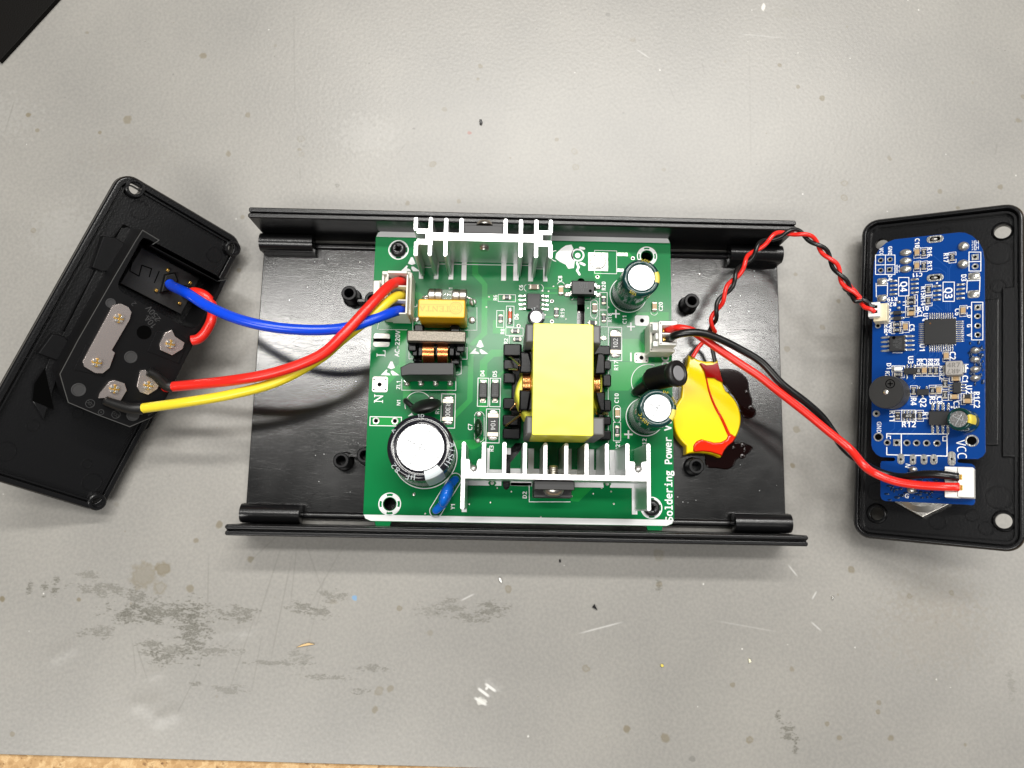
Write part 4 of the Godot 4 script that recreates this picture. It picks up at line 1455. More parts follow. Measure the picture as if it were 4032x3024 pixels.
	var yv := (r1 - r0).normalized()
	var xv := yv.cross(Vector3.UP).normalized()
	var rt := Transform3D(Basis(xv, yv, xv.cross(yv)), r0)
	var rl := r0.distance_to(r1)
	s = Shape.new()
	s.t = rt
	var prof := [Vector2(0, -2.4), Vector2(1.4, -2.2), Vector2(2.6, -1.2), Vector2(3.0, 0)]
	var nr := 13
	for i in nr:
		prof.append(Vector2(3.3, rl * 0.72 * (i + 0.25) / nr)); prof.append(Vector2(2.95, rl * 0.72 * (i + 0.8) / nr))
	prof.append_array([Vector2(3.35, rl * 0.76), Vector2(3.7, rl * 0.86), Vector2(3.65, rl * 0.96), Vector2(3.2, rl), Vector2(2.35, rl - 0.1), Vector2(2.2, rl - 0.5)])
	s.lathe(Vector3.ZERO, prof, 36, true)
	var rod := ob("rod_choke", s, M.rubber, B)
	s = Shape.new()
	s.t = rt
	s.lathe(Vector3.ZERO, [Vector2(2.25, rl - 0.9), Vector2(2.1, rl - 0.3), Vector2(1.95, rl - 0.15), Vector2(0, rl - 0.15)], 32)
	ob("ferrite_end", s, mat(0.22, 0.22, 0.23, 0.6), rod)
	s = Shape.new()
	var g1 := q(1590, 930)
	s.tube(smooth([Vector3(g1.x, 0.2, g1.y), Vector3(g1.x + 0.4, 2.2, g1.y - 0.2), r0 + Vector3(-0.4, -0.5, 0.8), r0 + yv], 6), 1.15, 12, 2.0)
	ob("lead_sleeve", s, M.rubber, rod)
	SOLD.blob(Vector3(g1.x - 0.3, 0.02, g1.y), 1.0, 0.6, 1.1, 12, 3)

func transformer() -> void:
	fr(2000, 1250)
	var B := board
	var H := 28.0
	var s := Shape.new()
	bar(s, 308, 78, 1068, 1470, 7.0, H, 0.35)
	var t := ob("transformer", s, M.tape, B)
	s = Shape.new()
	# a second turn of tape that ends on the top
	bar(s, 308, 76, 1040, 1468, 8.0, H + 0.06, 0.2)
	ob("tape_end", s, M.tape, t)
	for e in [[222, 86, 1158, 318], [225, 1232, 1203, 1462]]:
		s = Shape.new()
		var r := rect(e[0], e[1], e[2], e[3], H - 1.4)
		s.prism(r, 4.0, H - 1.4, 0.7)
		ob("ferrite_core", s, M.core_grey, t)
	# bobbin: pin carriers low down on both sides
	for e in [[-56, 325, 164, 480, 5.5], [-56, 520, 139, 650, 5.0], [-56, 685, 94, 820, 5.0], [-61, 1000, 149, 1140, 5.0], [-66, 1210, 134, 1345, 5.0], [-66, 1380, 154, 1512, 5.5], [45, 325, 165, 1512, 3.4],
		[1060, 345, 1280, 470, 5.5], [1180, 530, 1283, 650, 5.0], [1180, 705, 1287, 862, 5.0], [1180, 1022, 1288, 1168, 5.0], [1180, 1232, 1288, 1340, 5.0], [1120, 1402, 1287, 1525, 5.5], [1120, 345, 1200, 1525, 3.4]]:
		ob("pin_carrier", span(e[0], e[1], e[2], e[3], 0.3, e[4], 0.4), M.gloss_black, t)
	# bobbin horns half-way up
	for e in [[[150, 420, 262, 420, 300, 560, 300, 690, 230, 698, 145, 690, 155, 560]], [[145, 900, 295, 905, 250, 1160, 140, 1155]], [[1110, 440, 1180, 440, 1212, 480, 1212, 705, 1075, 712, 1085, 640]], [[1085, 925, 1212, 925, 1212, 1165, 1150, 1172, 1110, 1050]]]:
		s = Shape.new()
		s.prism(poly(e[0], 19.0), 12.0, 19.0, 0.5)
		ob("bobbin_horn", s, M.gloss_black, t)
	for e in [[[262, 420, 300, 420, 330, 560, 330, 700, 300, 700, 290, 560]], [[295, 905, 330, 905, 330, 1150, 250, 1160]]]:
		s = Shape.new()
		s.prism(poly(e[0], 20.5), 12.0, 20.5, 0.3)
		ob("bobbin_horn", s, M.dull_black, t)
	# bulging tape over the winding on the left and copper showing on both sides
	s = Shape.new()
	var a := q(85, 940, 15.0)
	var z0 := q(140, 640, 15.0).y
	var z1 := q(240, 1248, 15.0).y
	var x1 := q(330, 900, 15.0).x
	var bul := PackedVector2Array()
	for k in 15:
		var f := float(k) / 14.0
		bul.append(Vector2(lerpf(x1 - 2.6, a.x, sin(PI * clampf(f * 1.02, 0, 1)) * 0.75 + 0.25 * (1.0 - absf(2 * f - 1))), lerpf(z0, z1, f)))
	bul.append(Vector2(x1, z1 + 0.5)); bul.append(Vector2(x1, z0))
	s.prism(bul, 5.0, 16.0, 1.6)
	var wind := ob("wound_tape", s, M.tape, t)
	s = Shape.new()
	bar(s, 1060, 560, 1180, 1160, 5.0, 15.0, 1.2)
	ob("wound_tape", s, M.tape, t)
	for e in [[195, 715, 885, 17.2, 5], [1080, 735, 905, 16.2, 4]]:
		s = Shape.new()
		for i in e[4]:
			var c0 := p(e[0] + i * 19.0, e[1], e[3])
			var c1 := p(e[0] + i * 19.0, e[2], e[3])
			s.tube(PackedVector3Array([Vector3(c0.x, e[3] - 2.0, c0.z - 0.6), c0 + Vector3(0, 0, 0.3), c1 + Vector3(0, 0, -0.3), Vector3(c1.x, e[3] - 2.0, c1.z + 0.6)]), 0.36, 8)
		stuff(ob("copper_winding", s, M.copper, t))
	# winding ends brought out to the pins
	for e in [[24, 485, 5.8, 144, 600, 14.0], [14, 640, 5.6, 120, 650, 12.0], [34, 1145, 5.4, 92, 1075, 12.0], [-26, 1348, 5.6, 152, 1212, 13.0], [1105, 1195, 12.0, 1240, 1205, 6.0], [1105, 1180, 12.5, 1235, 1192, 6.0]]:
		s = Shape.new()
		s.tube(smooth([p(e[0], e[1], e[2]), p((e[0] + e[3]) * 0.5 + 4, (e[1] + e[4]) * 0.5, (e[2] + e[5]) * 0.5 + 0.4), p(e[3], e[4], e[5])], 6), 0.3, 8)
		ob("wire_end", s, M.copper, t)

func printing(l: float, r: float, t: float, u: float, h1: Vector2, h2: Vector2, h3: Vector2, h4: Vector2) -> void:
	# the two white bands along the long edges
	SILK.flat(PackedVector2Array([Vector2(l + 0.15, t + 2.15), Vector2(l + 0.7, t + 0.85), Vector2(l + 2.2, t + 0.12), Vector2(r - 2.2, t + 0.12), Vector2(r - 0.7, t + 0.85), Vector2(r - 0.15, t + 2.15)]), 0.05)
	SILK.flat(PackedVector2Array([Vector2(l + 0.15, u - 1.85), Vector2(l + 0.7, u - 0.8), Vector2(l + 2.2, u - 0.15), Vector2(r - 2.2, u - 0.15), Vector2(r - 0.7, u - 0.8), Vector2(r - 0.15, u - 1.85)]), 0.05)
	ring_mark(h1, 3.0, 1.75)
	ring_mark(h2, 3.0, 1.8)
	ring_mark(h3, 3.2, 1.85)
	ring_mark(h4, 3.1, 1.85)
	var S := SILK
	fr(1400, 840)
	for e in [[795, 850, 400, 815], [980, 1035, 440, 820], [1160, 1220, 440, 824], [1322, 1382, 440, 833], [1815, 1875, 440, 838], [1965, 2030, 440, 838], [2150, 2210, 440, 848], [2336, 2390, 440, 848]]:
		S.flat(rect(e[0], e[2], e[1], e[3]), 0.05)
	line([845, 672, 1035, 672, 1035, 630, 2210, 650]); line([2250, 690, 2340, 692])
	outline(1775, 1012, 1990, 1100, 0.15); outline(1755, 1210, 1845, 1418, 0.15); outline(1875, 1155, 1970, 1412, 0.15); outline(1870, 1425, 2085, 1520, 0.15); line([2080, 1535, 1912, 1528, 1912, 1640], 0.15)
	line([712, 1180, 712, 1455, 1510, 1455, 1510, 1170], 0.12)
	line([290, 1445, 640, 1450], 0.12); line([300, 1250, 290, 1360, 270, 1440], 0.12)
	for e in [[1185, 950, "L1", -90], [745, 1150, "C", -90], [1740, 1050, "R6", -90], [2060, 925, "C6", -90], [1830, 1470, "R8", -90], [1872, 1590, "R2", -90]]:
		txt(S, e[2], q(e[0], e[1]), 0.05, 1.05, e[3])
	esd(q(690, 640), 1.0)
	fr(1400, 1250)
	for e in [["R300", 1065, 952, 1238, 1376], ["104", 1625, 1140, 1790, 1560], ["D4", 1520, 755, 1652, 1106], ["D5", 1672, 757, 1802, 1110]]:
		outline(e[1], e[2], e[3], e[4])
	line([575, 770, 575, 905, 1248, 908, 1248, 740]); line([665, 360, 665, 515, 720, 515]); line([1370, 375, 1388, 375, 1388, 520, 1315, 520, 1315, 700, 1265, 716, 1235, 712])
	S.ring(q(782, 1090), 3.75, 3.95, 0.05, PI * 0.9, TAU + 0.4, 40)
	outline(180, 1238, 570, 1348)
	line([1480, 1250, 1480, 1480], 0.15); line([1600, 1240, 1600, 1480], 0.15); S.ring(q(1540, 1230), 1.3, 1.45, 0.05, PI, TAU); S.ring(q(1540, 1490), 1.3, 1.45, 0.05, 0, PI)
	txt(S, "L", q(320, 448), 0.05, 2.5, -90, "serif"); txt(S, "N", q(290, 1010), 0.05, 2.5, -90, "serif")
	txt(S, "AC-220V", q(522, 325), 0.05, 1.25, -90, "mono", 1.05)
	txt(S, "ZL1", q(535, 838), 0.05, 1.05, -90); txt(S, "N1", q(537, 1060), 0.05, 1.0, -90, "bold"); txt(S, "R1", q(1018, 1165), 0.05, 1.1, -90)
	txt(S, "D4", q(1580, 695), 0.05, 1.15, -90); txt(S, "D5", q(1733, 700), 0.05, 1.15, -90); txt(S, "C7", q(1427, 1362), 0.05, 1.15, -90); txt(S, "R3", q(1692, 1630), 0.05, 1.15, -90)
	esd(q(1540, 375), 0.95); esd(q(435, 640), 0.95)
	S.flat(poly([650, 1230, 700, 1185, 720, 1215]), 0.05)
	# screw-terminal lands
	for e in [[325, 282, 4.7, 4.0], [305, 832, 4.5, 4.6]]:
		var c := q(e[0], e[1])
		var g := rrect(c, e[2], e[3], 0.7)
		SOLD.prism(g, 0.01, 0.12, 0.05)
	var ho := Shape.new()
	ho.flat(rect(222, 262, 440, 306), 0.16)
	ho.ring(q(300, 835), 0.0, 0.62, 0.16, 0, TAU, 18)
	for e in [[232, 772], [378, 772], [228, 898], [376, 898]]: ho.ring(q(e[0], e[1]), 0.0, 0.24, 0.16, 0, TAU, 12)
	for e in [[255, 1286], [490, 1290]]:
		SOLD.lathe(Vector3(q(e[0], e[1]).x, 0, q(e[0], e[1]).y), [Vector2(1.05, 0.02), Vector2(0.95, 0.14), Vector2(0.62, 0.12)], 20)
		ho.ring(q(e[0], e[1]), 0.0, 0.66, 0.06, 0, TAU, 18)
	fr(2000, 840)
	S.prism(rrect(q(1668, 1335), 4.2, 3.1, 0.6), 0.01, 0.06)
	ho.ring(q(1668, 1335), 0.0, 0.62, 0.09, 0, TAU, 18)
	# loose blot of white print where the board carries a picture
	S.flat(poly([660, 440, 720, 400, 790, 390, 815, 440, 800, 520, 830, 600, 820, 680, 750, 690, 720, 640, 640, 600, 590, 560, 600, 500]), 0.05)
	S.ring(q(868, 520), 1.5, 2.0, 0.05); S.ring(q(868, 525), 0.0, 0.8, 0.05); S.ring(q(600, 530), 1.5, 1.75, 0.05, PI * 0.5, PI * 1.5)
	line([860, 620, 880, 670, 860, 710, 890, 760], 0.7); line([900, 430, 945, 440], 0.8); line([905, 620, 950, 640], 0.8)
	outline(1078, 465, 1352, 750, 0.15)
	SOLD.prism(rect(998, 490, 1245, 718), 0.01, 0.16, 0.06)
	SOLD.blob(Vector3(q(1120, 604).x, 0.14, q(1120, 604).y), 2.5, 0.25, 2.4, 16, 3)
	SOLD.prism(rect(1358, 492, 1490, 532), 0.01, 0.14, 0.05); SOLD.prism(rect(1358, 690, 1440, 730), 0.01, 0.14, 0.05)
	for e in [[1113, 790], [1553, 560], [132, 1402], [548, 1092], [548, 1345]]:
		SOLD.lathe(Vector3(q(e[0], e[1]).x, 0, q(e[0], e[1]).y), [Vector2(0.62, 0.02), Vector2(0.55, 0.1), Vector2(0.35, 0.08)], 14)
		ho.ring(q(e[0], e[1]), 0.0, 0.36, 0.05, 0, TAU, 12)
	S.ring(q(245, 928), 1.0, 1.15, 0.05, PI * 0.62, PI * 1.38); S.ring(q(395, 928), 1.0, 1.15, 0.05, -PI * 0.38, PI * 0.38); line([250, 888, 385, 888], 0.12)
	S.ring(q(658, 895), 1.0, 1.15, 0.05, PI * 1.1, PI * 1.9)
	outline(1140, 985, 1235, 1195, 0.14); outline(1140, 1210, 1235, 1412, 0.14)
	S.ring(q(1072, 1120), 0.95, 1.1, 0.05, PI, TAU); S.ring(q(1072, 1262), 0.95, 1.1, 0.05, 0, PI); line([1028, 1120, 1028, 1262], 0.14); line([1118, 1120, 1118, 1262], 0.14)
	S.ring(q(1818, 1225), 0.95, 1.08, 0.05, 0.2, PI - 0.2)
	line([815, 1050, 815, 1068, 855, 1068], 0.12); line([965, 1068, 1028, 1068, 1028, 1050], 0.12)
	S.ring(q(1497, 1010), 5.3, 5.5, 0.05, 0, TAU, 48)
	for e in [[650, 812, "C8"], [1192, 905, "R20"], [1268, 1300, "R18"], [1452, 1320, "C11"], [1902, 1160, "C20"], [108, 1285, "D6"], [680, 1240, "R19"]]:
		txt(S, e[2], q(e[0], e[1]), 0.05, 1.1, -90)
	for e in [[1343, 1250], [1530, 1410]]:
		S.flat(rect(e[0] - 50, e[1] - 9, e[0] + 50, e[1] + 9), 0.05); S.flat(rect(e[0] - 9, e[1] - 52, e[0] + 9, e[1] + 52), 0.052)
	fr(2000, 1250)
	outline(1250, 122, 1415, 536); outline(1312, 1308, 1402, 1535, 0.14)
	SOLD.prism(rrect(q(1660, 502), 4.1, 3.05, 0.6), 0.01, 0.12, 0.05)
	ho.ring(q(1660, 502), 0.0, 0.62, 0.16, 0, TAU, 18)
	for e in [[1600, 462], [1722, 468], [1600, 538], [1722, 540]]: ho.ring(q(e[0], e[1]), 0.0, 0.22, 0.16, 0, TAU, 10)
	S.flat(rect(1520, 438, 1540, 546), 0.05)
	S.flat(rect(1447, 1445, 1550, 1465), 0.05); S.flat(rect(1489, 1405, 1509, 1508), 0.052)
	S.ring(q(1357, 1140), 0.95, 1.1, 0.05, PI, TAU); S.ring(q(1357, 1265), 0.95, 1.1, 0.05, 0, PI); line([1310, 1140, 1310, 1265], 0.14); line([1400, 1140, 1400, 1265], 0.14)
	S.ring(q(1755, 800), 5.05, 5.25, 0.05, PI * 0.45, PI * 1.6, 40)
	S.ring(q(1705, 1238), 5.35, 5.6, 0.05, 0, TAU, 48)
	line([1248, 540, 1248, 1560], 0.14)
	line([1740, 160, 1740, 330], 0.14); line([1830, 445, 1830, 465, 2010, 465, 2010, 440], 0.14)
	for e in [[1347, 600, "R17", 1.15], [1353, 1005, "C10", 1.15]]: txt(S, e[2], q(e[0], e[1]), 0.05, e[3], -90)
	txt(S, "DC", q(1960, 545), 0.05, 2.0, -90, "mono")
	fr(2000, 1600)
	txt(S, "R21", q(1368, 490), 0.05, 1.15, -90); txt(S, "C12", q(1700, 460), 0.05, 1.15, -90); txt(S, "D2", q(210, 1105), 0.05, 1.2, -90, "bold")
	txt(S, "Soldering Power V.2", q(1998, 760), 0.05, 1.95, -90, "mono", 0.98)
	line([265, 985, 265, 1188, 775, 1188], 0.2)
	S.flat(rect(30, 950, 300, 988), 0.05); S.flat(rect(830, 940, 1190, 1008), 0.05); S.flat(rect(1270, 940, 1735, 1015), 0.05); S.flat(rect(1542, 1015, 1585, 1345), 0.05); S.flat(rect(1585, 1300, 1610, 1345), 0.05)
	for e in [[250, 322, 525, 840], [750, 790, 530, 850], [1010, 1070, 535, 850], [1100, 1175, 545, 850], [1265, 1365, 545, 850]]: S.flat(rect(e[0], e[2], e[1], e[3]), 0.05)
	S.flat(rect(30, 785, 1460, 850), 0.054)
	fr(1400, 1600)
	txt(S, "Y1", q(1212, 1245), 0.05, 1.1, -90, "bold")
	S.flat(rect(1622, 520, 1668, 840), 0.05); S.flat(rect(1622, 785, 1830, 840), 0.052); S.flat(rect(1878, 520, 1932, 600), 0.05); S.flat(rect(1322, 1200, 1385, 1315), 0.05)
	S.flat(rect(1395, 925, 1815, 985), 0.05); S.flat(rect(1928, 930, 2190, 990), 0.05)
	S.ring(q(865, 623), 8.95, 9.2, 0.05, 0, TAU, 64)
	var ya := q(1240, 908)
	var yb := q(1000, 1300)
	var dv := (yb - ya).normalized()
	var sv := dv.orthogonal() * 1.75
	SILK.stroke(PackedVector2Array([ya + sv, yb + sv]), 0.2, 0.05); SILK.stroke(PackedVector2Array([ya - sv, yb - sv]), 0.2, 0.05)
	var an := atan2(dv.y, dv.x)
	S.ring(yb, 1.65, 1.85, 0.05, an - PI / 2, an + PI / 2); S.ring(ya, 1.65, 1.85, 0.05, an + PI / 2, an + PI * 1.5)
	for e in [[1700, 955], [3130, 965]]:
		cuhex(q(e[0], e[1]), ho)
	joint(725, 1097, 0.45)
	var hm := ob("hole", ho, M.hole, board)
	stuff(hm)

func cuhex(c: Vector2, ho: Shape) -> void:
	var pl := PackedVector2Array()
	for k in 6: pl.append(c + Vector2(cos(TAU * k / 6), sin(TAU * k / 6) * 0.85) * 1.2)
	var g := Shape.new()
	g.flat(pl, 0.075)
	ob("hexagon_land", g, M.green, board)
	SOLD.lathe(Vector3(c.x, 0, c.y), [Vector2(0.55, 0.08), Vector2(0.45, 0.18), Vector2(0.2, 0.16), Vector2(0, 0.05)], 14)

# ---------------------------------------------------------------- panel with the mains inlet (left)
var FL := Transform3D(Basis(Vector3.UP, deg_to_rad(-24.33)) * Basis(Vector3.BACK, deg_to_rad(-42.11)), Vector3(-108.15, 17.72, -44.0))
var FR := Transform3D(Basis(Vector3.UP, deg_to_rad(-5.54)) * Basis(Vector3.BACK, deg_to_rad(35.25)), Vector3(122.46, 19.57, -36.8))
var FB := Transform3D(Basis(Vector3.UP, deg_to_rad(-5.06)) * Basis(Vector3.RIGHT, deg_to_rad(-0.62)) * Basis(Vector3.BACK, deg_to_rad(35.42)), Vector3(116.4, 26.49, -43.44))

func boss(t: Node3D, c: Vector2, r: float, hole: float, y0: float, y1: float, called := "screw_boss") -> void:
	var s := Shape.new()
	s.lathe(Vector3(c.x, 0, c.y), [Vector2(r + 0.25, y0), Vector2(r, y0 + 0.5), Vector2(r - 0.08, y1 - 0.25), Vector2(r - 0.35, y1), Vector2(hole + 0.15, y1), Vector2(hole, y1 - 0.2), Vector2(hole, y0 - 1.8)], 28, false)
	ob(called, s, M.black, t)

func mark(t: Node3D, c: Vector2, r: float, y: float, m: Material = null) -> void:
	var s := Shape.new()
	s.lathe(Vector3(c.x, 0, c.y), [Vector2(r + 0.1, y), Vector2(r, y + 0.13), Vector2(r - 0.22, y + 0.13), Vector2(r - 0.3, y + 0.03), Vector2(0, y + 0.03)], 32)
	ob("mould_mark", s, m if m else M.black, t)

func tray(t: Node3D, w: float, l: float, r: float, rim: float, depth: float, holes: Array, ridge: float) -> void:
	var out := rrect(Vector2.ZERO, w, l, r, 7)
	var s := Shape.new()
	s.prism(out, -depth - 1.6, -depth, 0.0, holes)
	ob("panel_plate", s, M.black, t)
	s = Shape.new()
	var o := Shape.turned(out)
	var o1 := Shape.inset(o, 0.7)
	var i1 := Shape.inset(o, rim - 0.3)
	var i0 := Shape.inset(o, rim)
	s.skirt(o, o, -depth - 1.6, -0.7)
	s.skirt(o, o1, -0.7, 0.0, 1.0, 0.0, 1.0)
	s.skirt(o1, i1, 0.0, 0.0, 1.0, 1.0, 1.0)
	s.skirt(i1, i0, 0.0, -0.35, -1.0, 1.0, 0.0)
	s.skirt(i0, i0, -0.35, -depth, -1.0)
	ob("rim", s, M.black, t)
	s = Shape.new()
	var a := Shape.inset(o, rim + 0.4)
	var b := Shape.inset(o, rim + 0.4 + ridge)
	s.skirt(a, a, -depth, -depth + 1.2)
	s.skirt(a, b, -depth + 1.2, -depth + 1.2, 1.0, 1.0, 1.0)
	s.skirt(b, b, -depth + 1.2, -depth, -1.0)
	ob("inner_ridge", s, M.black, t)

func solder_tag(t: Node3D, a: Array, h: float, crimp: Array) -> void:
	var s := Shape.new()
	s.prism(poly(a, h), h - 0.8, h, 0.08)
	var o := ob("contact_plate", s, M.plate, t)
	for k in range(0, crimp.size(), 2):
		var c := q(crimp[k], crimp[k + 1], h)
		var g := Shape.new()
		g.t = Transform3D(Basis(Vector3.UP, 0.3), Vector3(c.x, h, c.y))
		for e in [[-0.62, -0.45], [0.62, -0.4], [-0.5, 0.6], [0.55, 0.65]]:
			g.box(Vector3(e[0], 0.35, e[1]), Vector3(0.95, 0.9, 0.75), 0.2)
		ob("crimp", g, M.tin, o)
		g = Shape.new()
		g.t = Transform3D(Basis(Vector3.UP, 0.3), Vector3(c.x, h, c.y))
		g.box(Vector3(0, 0.25, 0), Vector3(2.4, 0.6, 0.6), 0.1)
		g.box(Vector3(0.05, 0.3, 0.05), Vector3(0.6, 0.75, 2.3), 0.1)
		ob("blade_end", g, M.brass, o)

func make_rear_panel() -> void:
	fx = FL
	var t := thing("rear_panel", "black plastic end panel with the mains inlet and switch, lying tilted left of the case", "end panel")
	fr(0, 660, 0.45208)
	var b1 := q(1175, 180, 0)
	var b2 := q(2025, 705, 0)
	var b3 := q(845, 2911, 0)
	tray(t, 37.9, 89.0, 4.2, 1.9, 1.6, [disc(b1, 1.6, 18), disc(b2, 1.35, 18), disc(b3, 1.3, 18)], 0.4)
	boss(t, b1, 2.6, 1.65, -1.6, 0.7); boss(t, b2, 2.4, 1.5, -1.6, 0.7); boss(t, b3, 2.5, 1.4, -1.6, 0.7)
	mark(t, q(1215, 370, -1.6), 2.55, -1.6); mark(t, q(1868, 757, -1.6), 2.3, -1.6); mark(t, q(285, 2246, -1.6), 1.6, -1.6); mark(t, q(800, 2741, -1.6), 2.6, -1.6); mark(t, q(755, 2581, -1.6), 1.35, -1.6); mark(t, q(40, 2471, -1.6), 2.7, -1.6); mark(t, q(672, 2143, -1.6), 1.5, -1.6)
	# moulded-in inlet housing, seen from behind, with the switch well open at its upper end
	var H := 11.5
	var house := poly([1240, 535, 1385, 625, 1330, 680, 1900, 985, 1985, 970, 1870, 1195, 1690, 1540, 1600, 1710, 1530, 1860, 1400, 2110, 1330, 2178, 1130, 2265, 590, 2050, 515, 1795, 850, 1190, 1000, 930], H)
	var well := poly([1245, 610, 1290, 620, 1890, 940, 1925, 985, 1905, 1050, 1730, 1370, 1680, 1402, 1620, 1390, 1060, 1085, 1025, 1040, 1035, 985, 1215, 650], H)
	var s := Shape.new()
	s.prism(house, -1.6, H, 0.35, [well])
	var inlet := ob("mains_inlet", s, M.dull_black, t)
	# ledge and latches beside the housing
	s = Shape.new()
	s.prism(poly([1075, 495, 1180, 540, 1085, 690, 1000, 925, 860, 1180, 515, 1790, 380, 2200, 280, 2030, 430, 1660, 555, 1430, 830, 900, 900, 760, 1000, 610], 0.4), -1.6, 0.4, 0.3)
	ob("ledge", s, M.black, t)
	for a in [[900, 595, 1010, 610, 1085, 660, 1000, 905, 880, 905, 800, 870], [455, 1450, 560, 1470, 600, 1520, 530, 1660, 490, 1680, 330, 1620]]:
		s = Shape.new()
		s.prism(poly(a, 1.5), -1.6, 1.5, 0.3)
		ob("latch", s, M.dull_black, t)
	for a in [[1072, 492, 1130, 518, 1060, 525, 1005, 625, 985, 615], [830, 885, 815, 900, 550, 1420, 560, 1432], [390, 1745, 300, 1880, 280, 2030, 470, 2110]]:
		s = Shape.new()
		s.flat(poly(a, 0.5), 0.52)
		ob("gap", s, M.hole, t)
	s = Shape.new()
	s.stroke(poly([1330, 668, 1385, 632, 1240, 545, 1180, 640, 1005, 935, 856, 1195, 680, 1500, 522, 1798, 560, 1930, 595, 2045, 850, 2152, 1130, 2256, 1325, 2172], H), 0.2, H + 0.03)
	s.stroke(poly([1905, 985, 1975, 975, 1930, 1070], H), 0.18, H + 0.03)
	ob("worn_edge", s, mat(0.06, 0.06, 0.058, 0.6), t)
	# switch body down in the well
	s = Shape.new()
	s.prism(poly([1235, 690, 1742, 965, 1580, 1282, 1045, 1010], 2.5), -1.0, 2.5, 0.3)
	var sw := ob("switch_body", s, bumpy(mat(0.022, 0.022, 0.022, 0.6), M.fine, 0.03, 80.0), inlet)
	s = Shape.new()
	s.prism(poly([1440, 930, 1530, 915, 1560, 985, 1480, 1080, 1400, 1090], 4.0), 2.0, 4.0, 0.5)
	s.prism(poly([1590, 1020, 1700, 1040, 1730, 1090, 1660, 1150, 1600, 1130], 4.0), 2.0, 4.0, 0.5)
	ob("switch_tab_boot", s, M.rubber, inlet)
	s = Shape.new()
	for a in [[1150, 810, 1130, 900], [1130, 900, 1210, 945], [1210, 945, 1235, 850], [1235, 850, 1320, 880], [1320, 880, 1300, 950], [1385, 905, 1345, 1000]]:
		s.stroke(PackedVector2Array([q(a[0], a[1], 2.5), q(a[2], a[3], 2.5)]), 0.3, 2.54)
	ob("groove", s, M.hole, inlet)
	s = Shape.new()
	for a in [[1458, 893], [1652, 1003], [1358, 1068], [1560, 1180]]:
		var c := q(a[0], a[1], 2.5)
		s.box(Vector3(c.x, 2.9, c.y), Vector3(0.9, 0.9, 0.9), 0.2)
	stuff(ob("switch_contact", s, M.brass, inlet))
	# contact plates with the crimped blades
	var T := H + 1.0
	solder_tag(t, [985, 1200, 1055, 1185, 1120, 1215, 1146, 1260, 1130, 1325, 975, 1590, 1002, 1612, 955, 1745, 895, 1793, 830, 1790, 735, 1735, 722, 1690, 790, 1560], T, [1035, 1312, 842, 1695])
	solder_tag(t, [1440, 1440, 1500, 1415, 1525, 1470, 1608, 1525, 1590, 1580, 1500, 1635, 1400, 1590, 1392, 1540], T, [1482, 1535])
	solder_tag(t, [1225, 1770, 1270, 1762, 1290, 1800, 1390, 1885, 1370, 1930, 1290, 1980, 1220, 1955, 1193, 1905], T, [1290, 1895])
	solder_tag(t, [955, 1865, 1000, 1852, 1085, 1880, 1105, 1940, 1045, 2040, 925, 2005, 860, 2010, 870, 1970], T, [995, 1925])
	for a in [[750, 1540, 960, 1600, 1010, 1640, 900, 1820, 640, 1760], [1360, 1430, 1500, 1410, 1640, 1500, 1560, 1710, 1285, 1600]]:
		s = Shape.new()
		s.prism(poly(a, H + 0.1), H - 0.5, H + 0.2, 0.1)
		ob("contact_seat", s, M.dull_black, t)
	var grey := mat(0.032, 0.032, 0.033, 0.6)
	for e in [[965, 1180, 1.2], [1140, 1650, 1.6], [685, 1935, 1.7], [1160, 2155, 1.6]]:
		mark(t, q(e[0], e[1], H), e[2], H - 0.02, grey)
	s = Shape.new()
	var hc := q(1255, 1435, H)
	s.ring(hc, 0.0, 1.9, H + 0.03)
	ob("screw_hole", s, M.hole, t)
	# moulded lettering
	s = Shape.new()
	var d := (q(1690, 1540, H) - q(1985, 970, H)).normalized()
	txt(s, "10A", q(1310, 1345, H), H + 0.04, 1.5, 180 + 26, "sans")
	txt(s, "250V", q(1335, 1272, H), H + 0.04, 1.5, 180 + 26, "sans")
	s.stroke(PackedVector2Array([q(1275, 1290, H), q(1390, 1335, H)]), 0.12, H + 0.04)
	txt(s, "2", q(1165, 1185, H), H + 0.04, 1.2, 180 + 26, "sans")
	for e in [[785, 2055, 1.15, "CQC"], [880, 2130, 0.75, "+"], [1010, 2150, 1.1, "CCC"]]:
		s.ring(q(e[0], e[1], H), e[2] - 0.12, e[2], H + 0.04)
		txt(s, e[3], q(e[0], e[1], H), H + 0.04, 0.75, 180 + 20, "sans")
	txt(s, "N", q(1300, 2140, H), H + 0.04, 1.2, 180 + 26, "sans")
	ob("raised_lettering", s, mat(0.045, 0.045, 0.046, 0.5), t)
	# what shows under the panel: the inlet's shroud and the rocker on its front
	s = Shape.new()
	var ic := q(1150, 1750, 0)
	s.box(Vector3(ic.x + 2.0, -4.4, ic.y), Vector3(22, 2.6, 30), 0.6)
	ob("inlet_flange", s, M.dull_black, t)

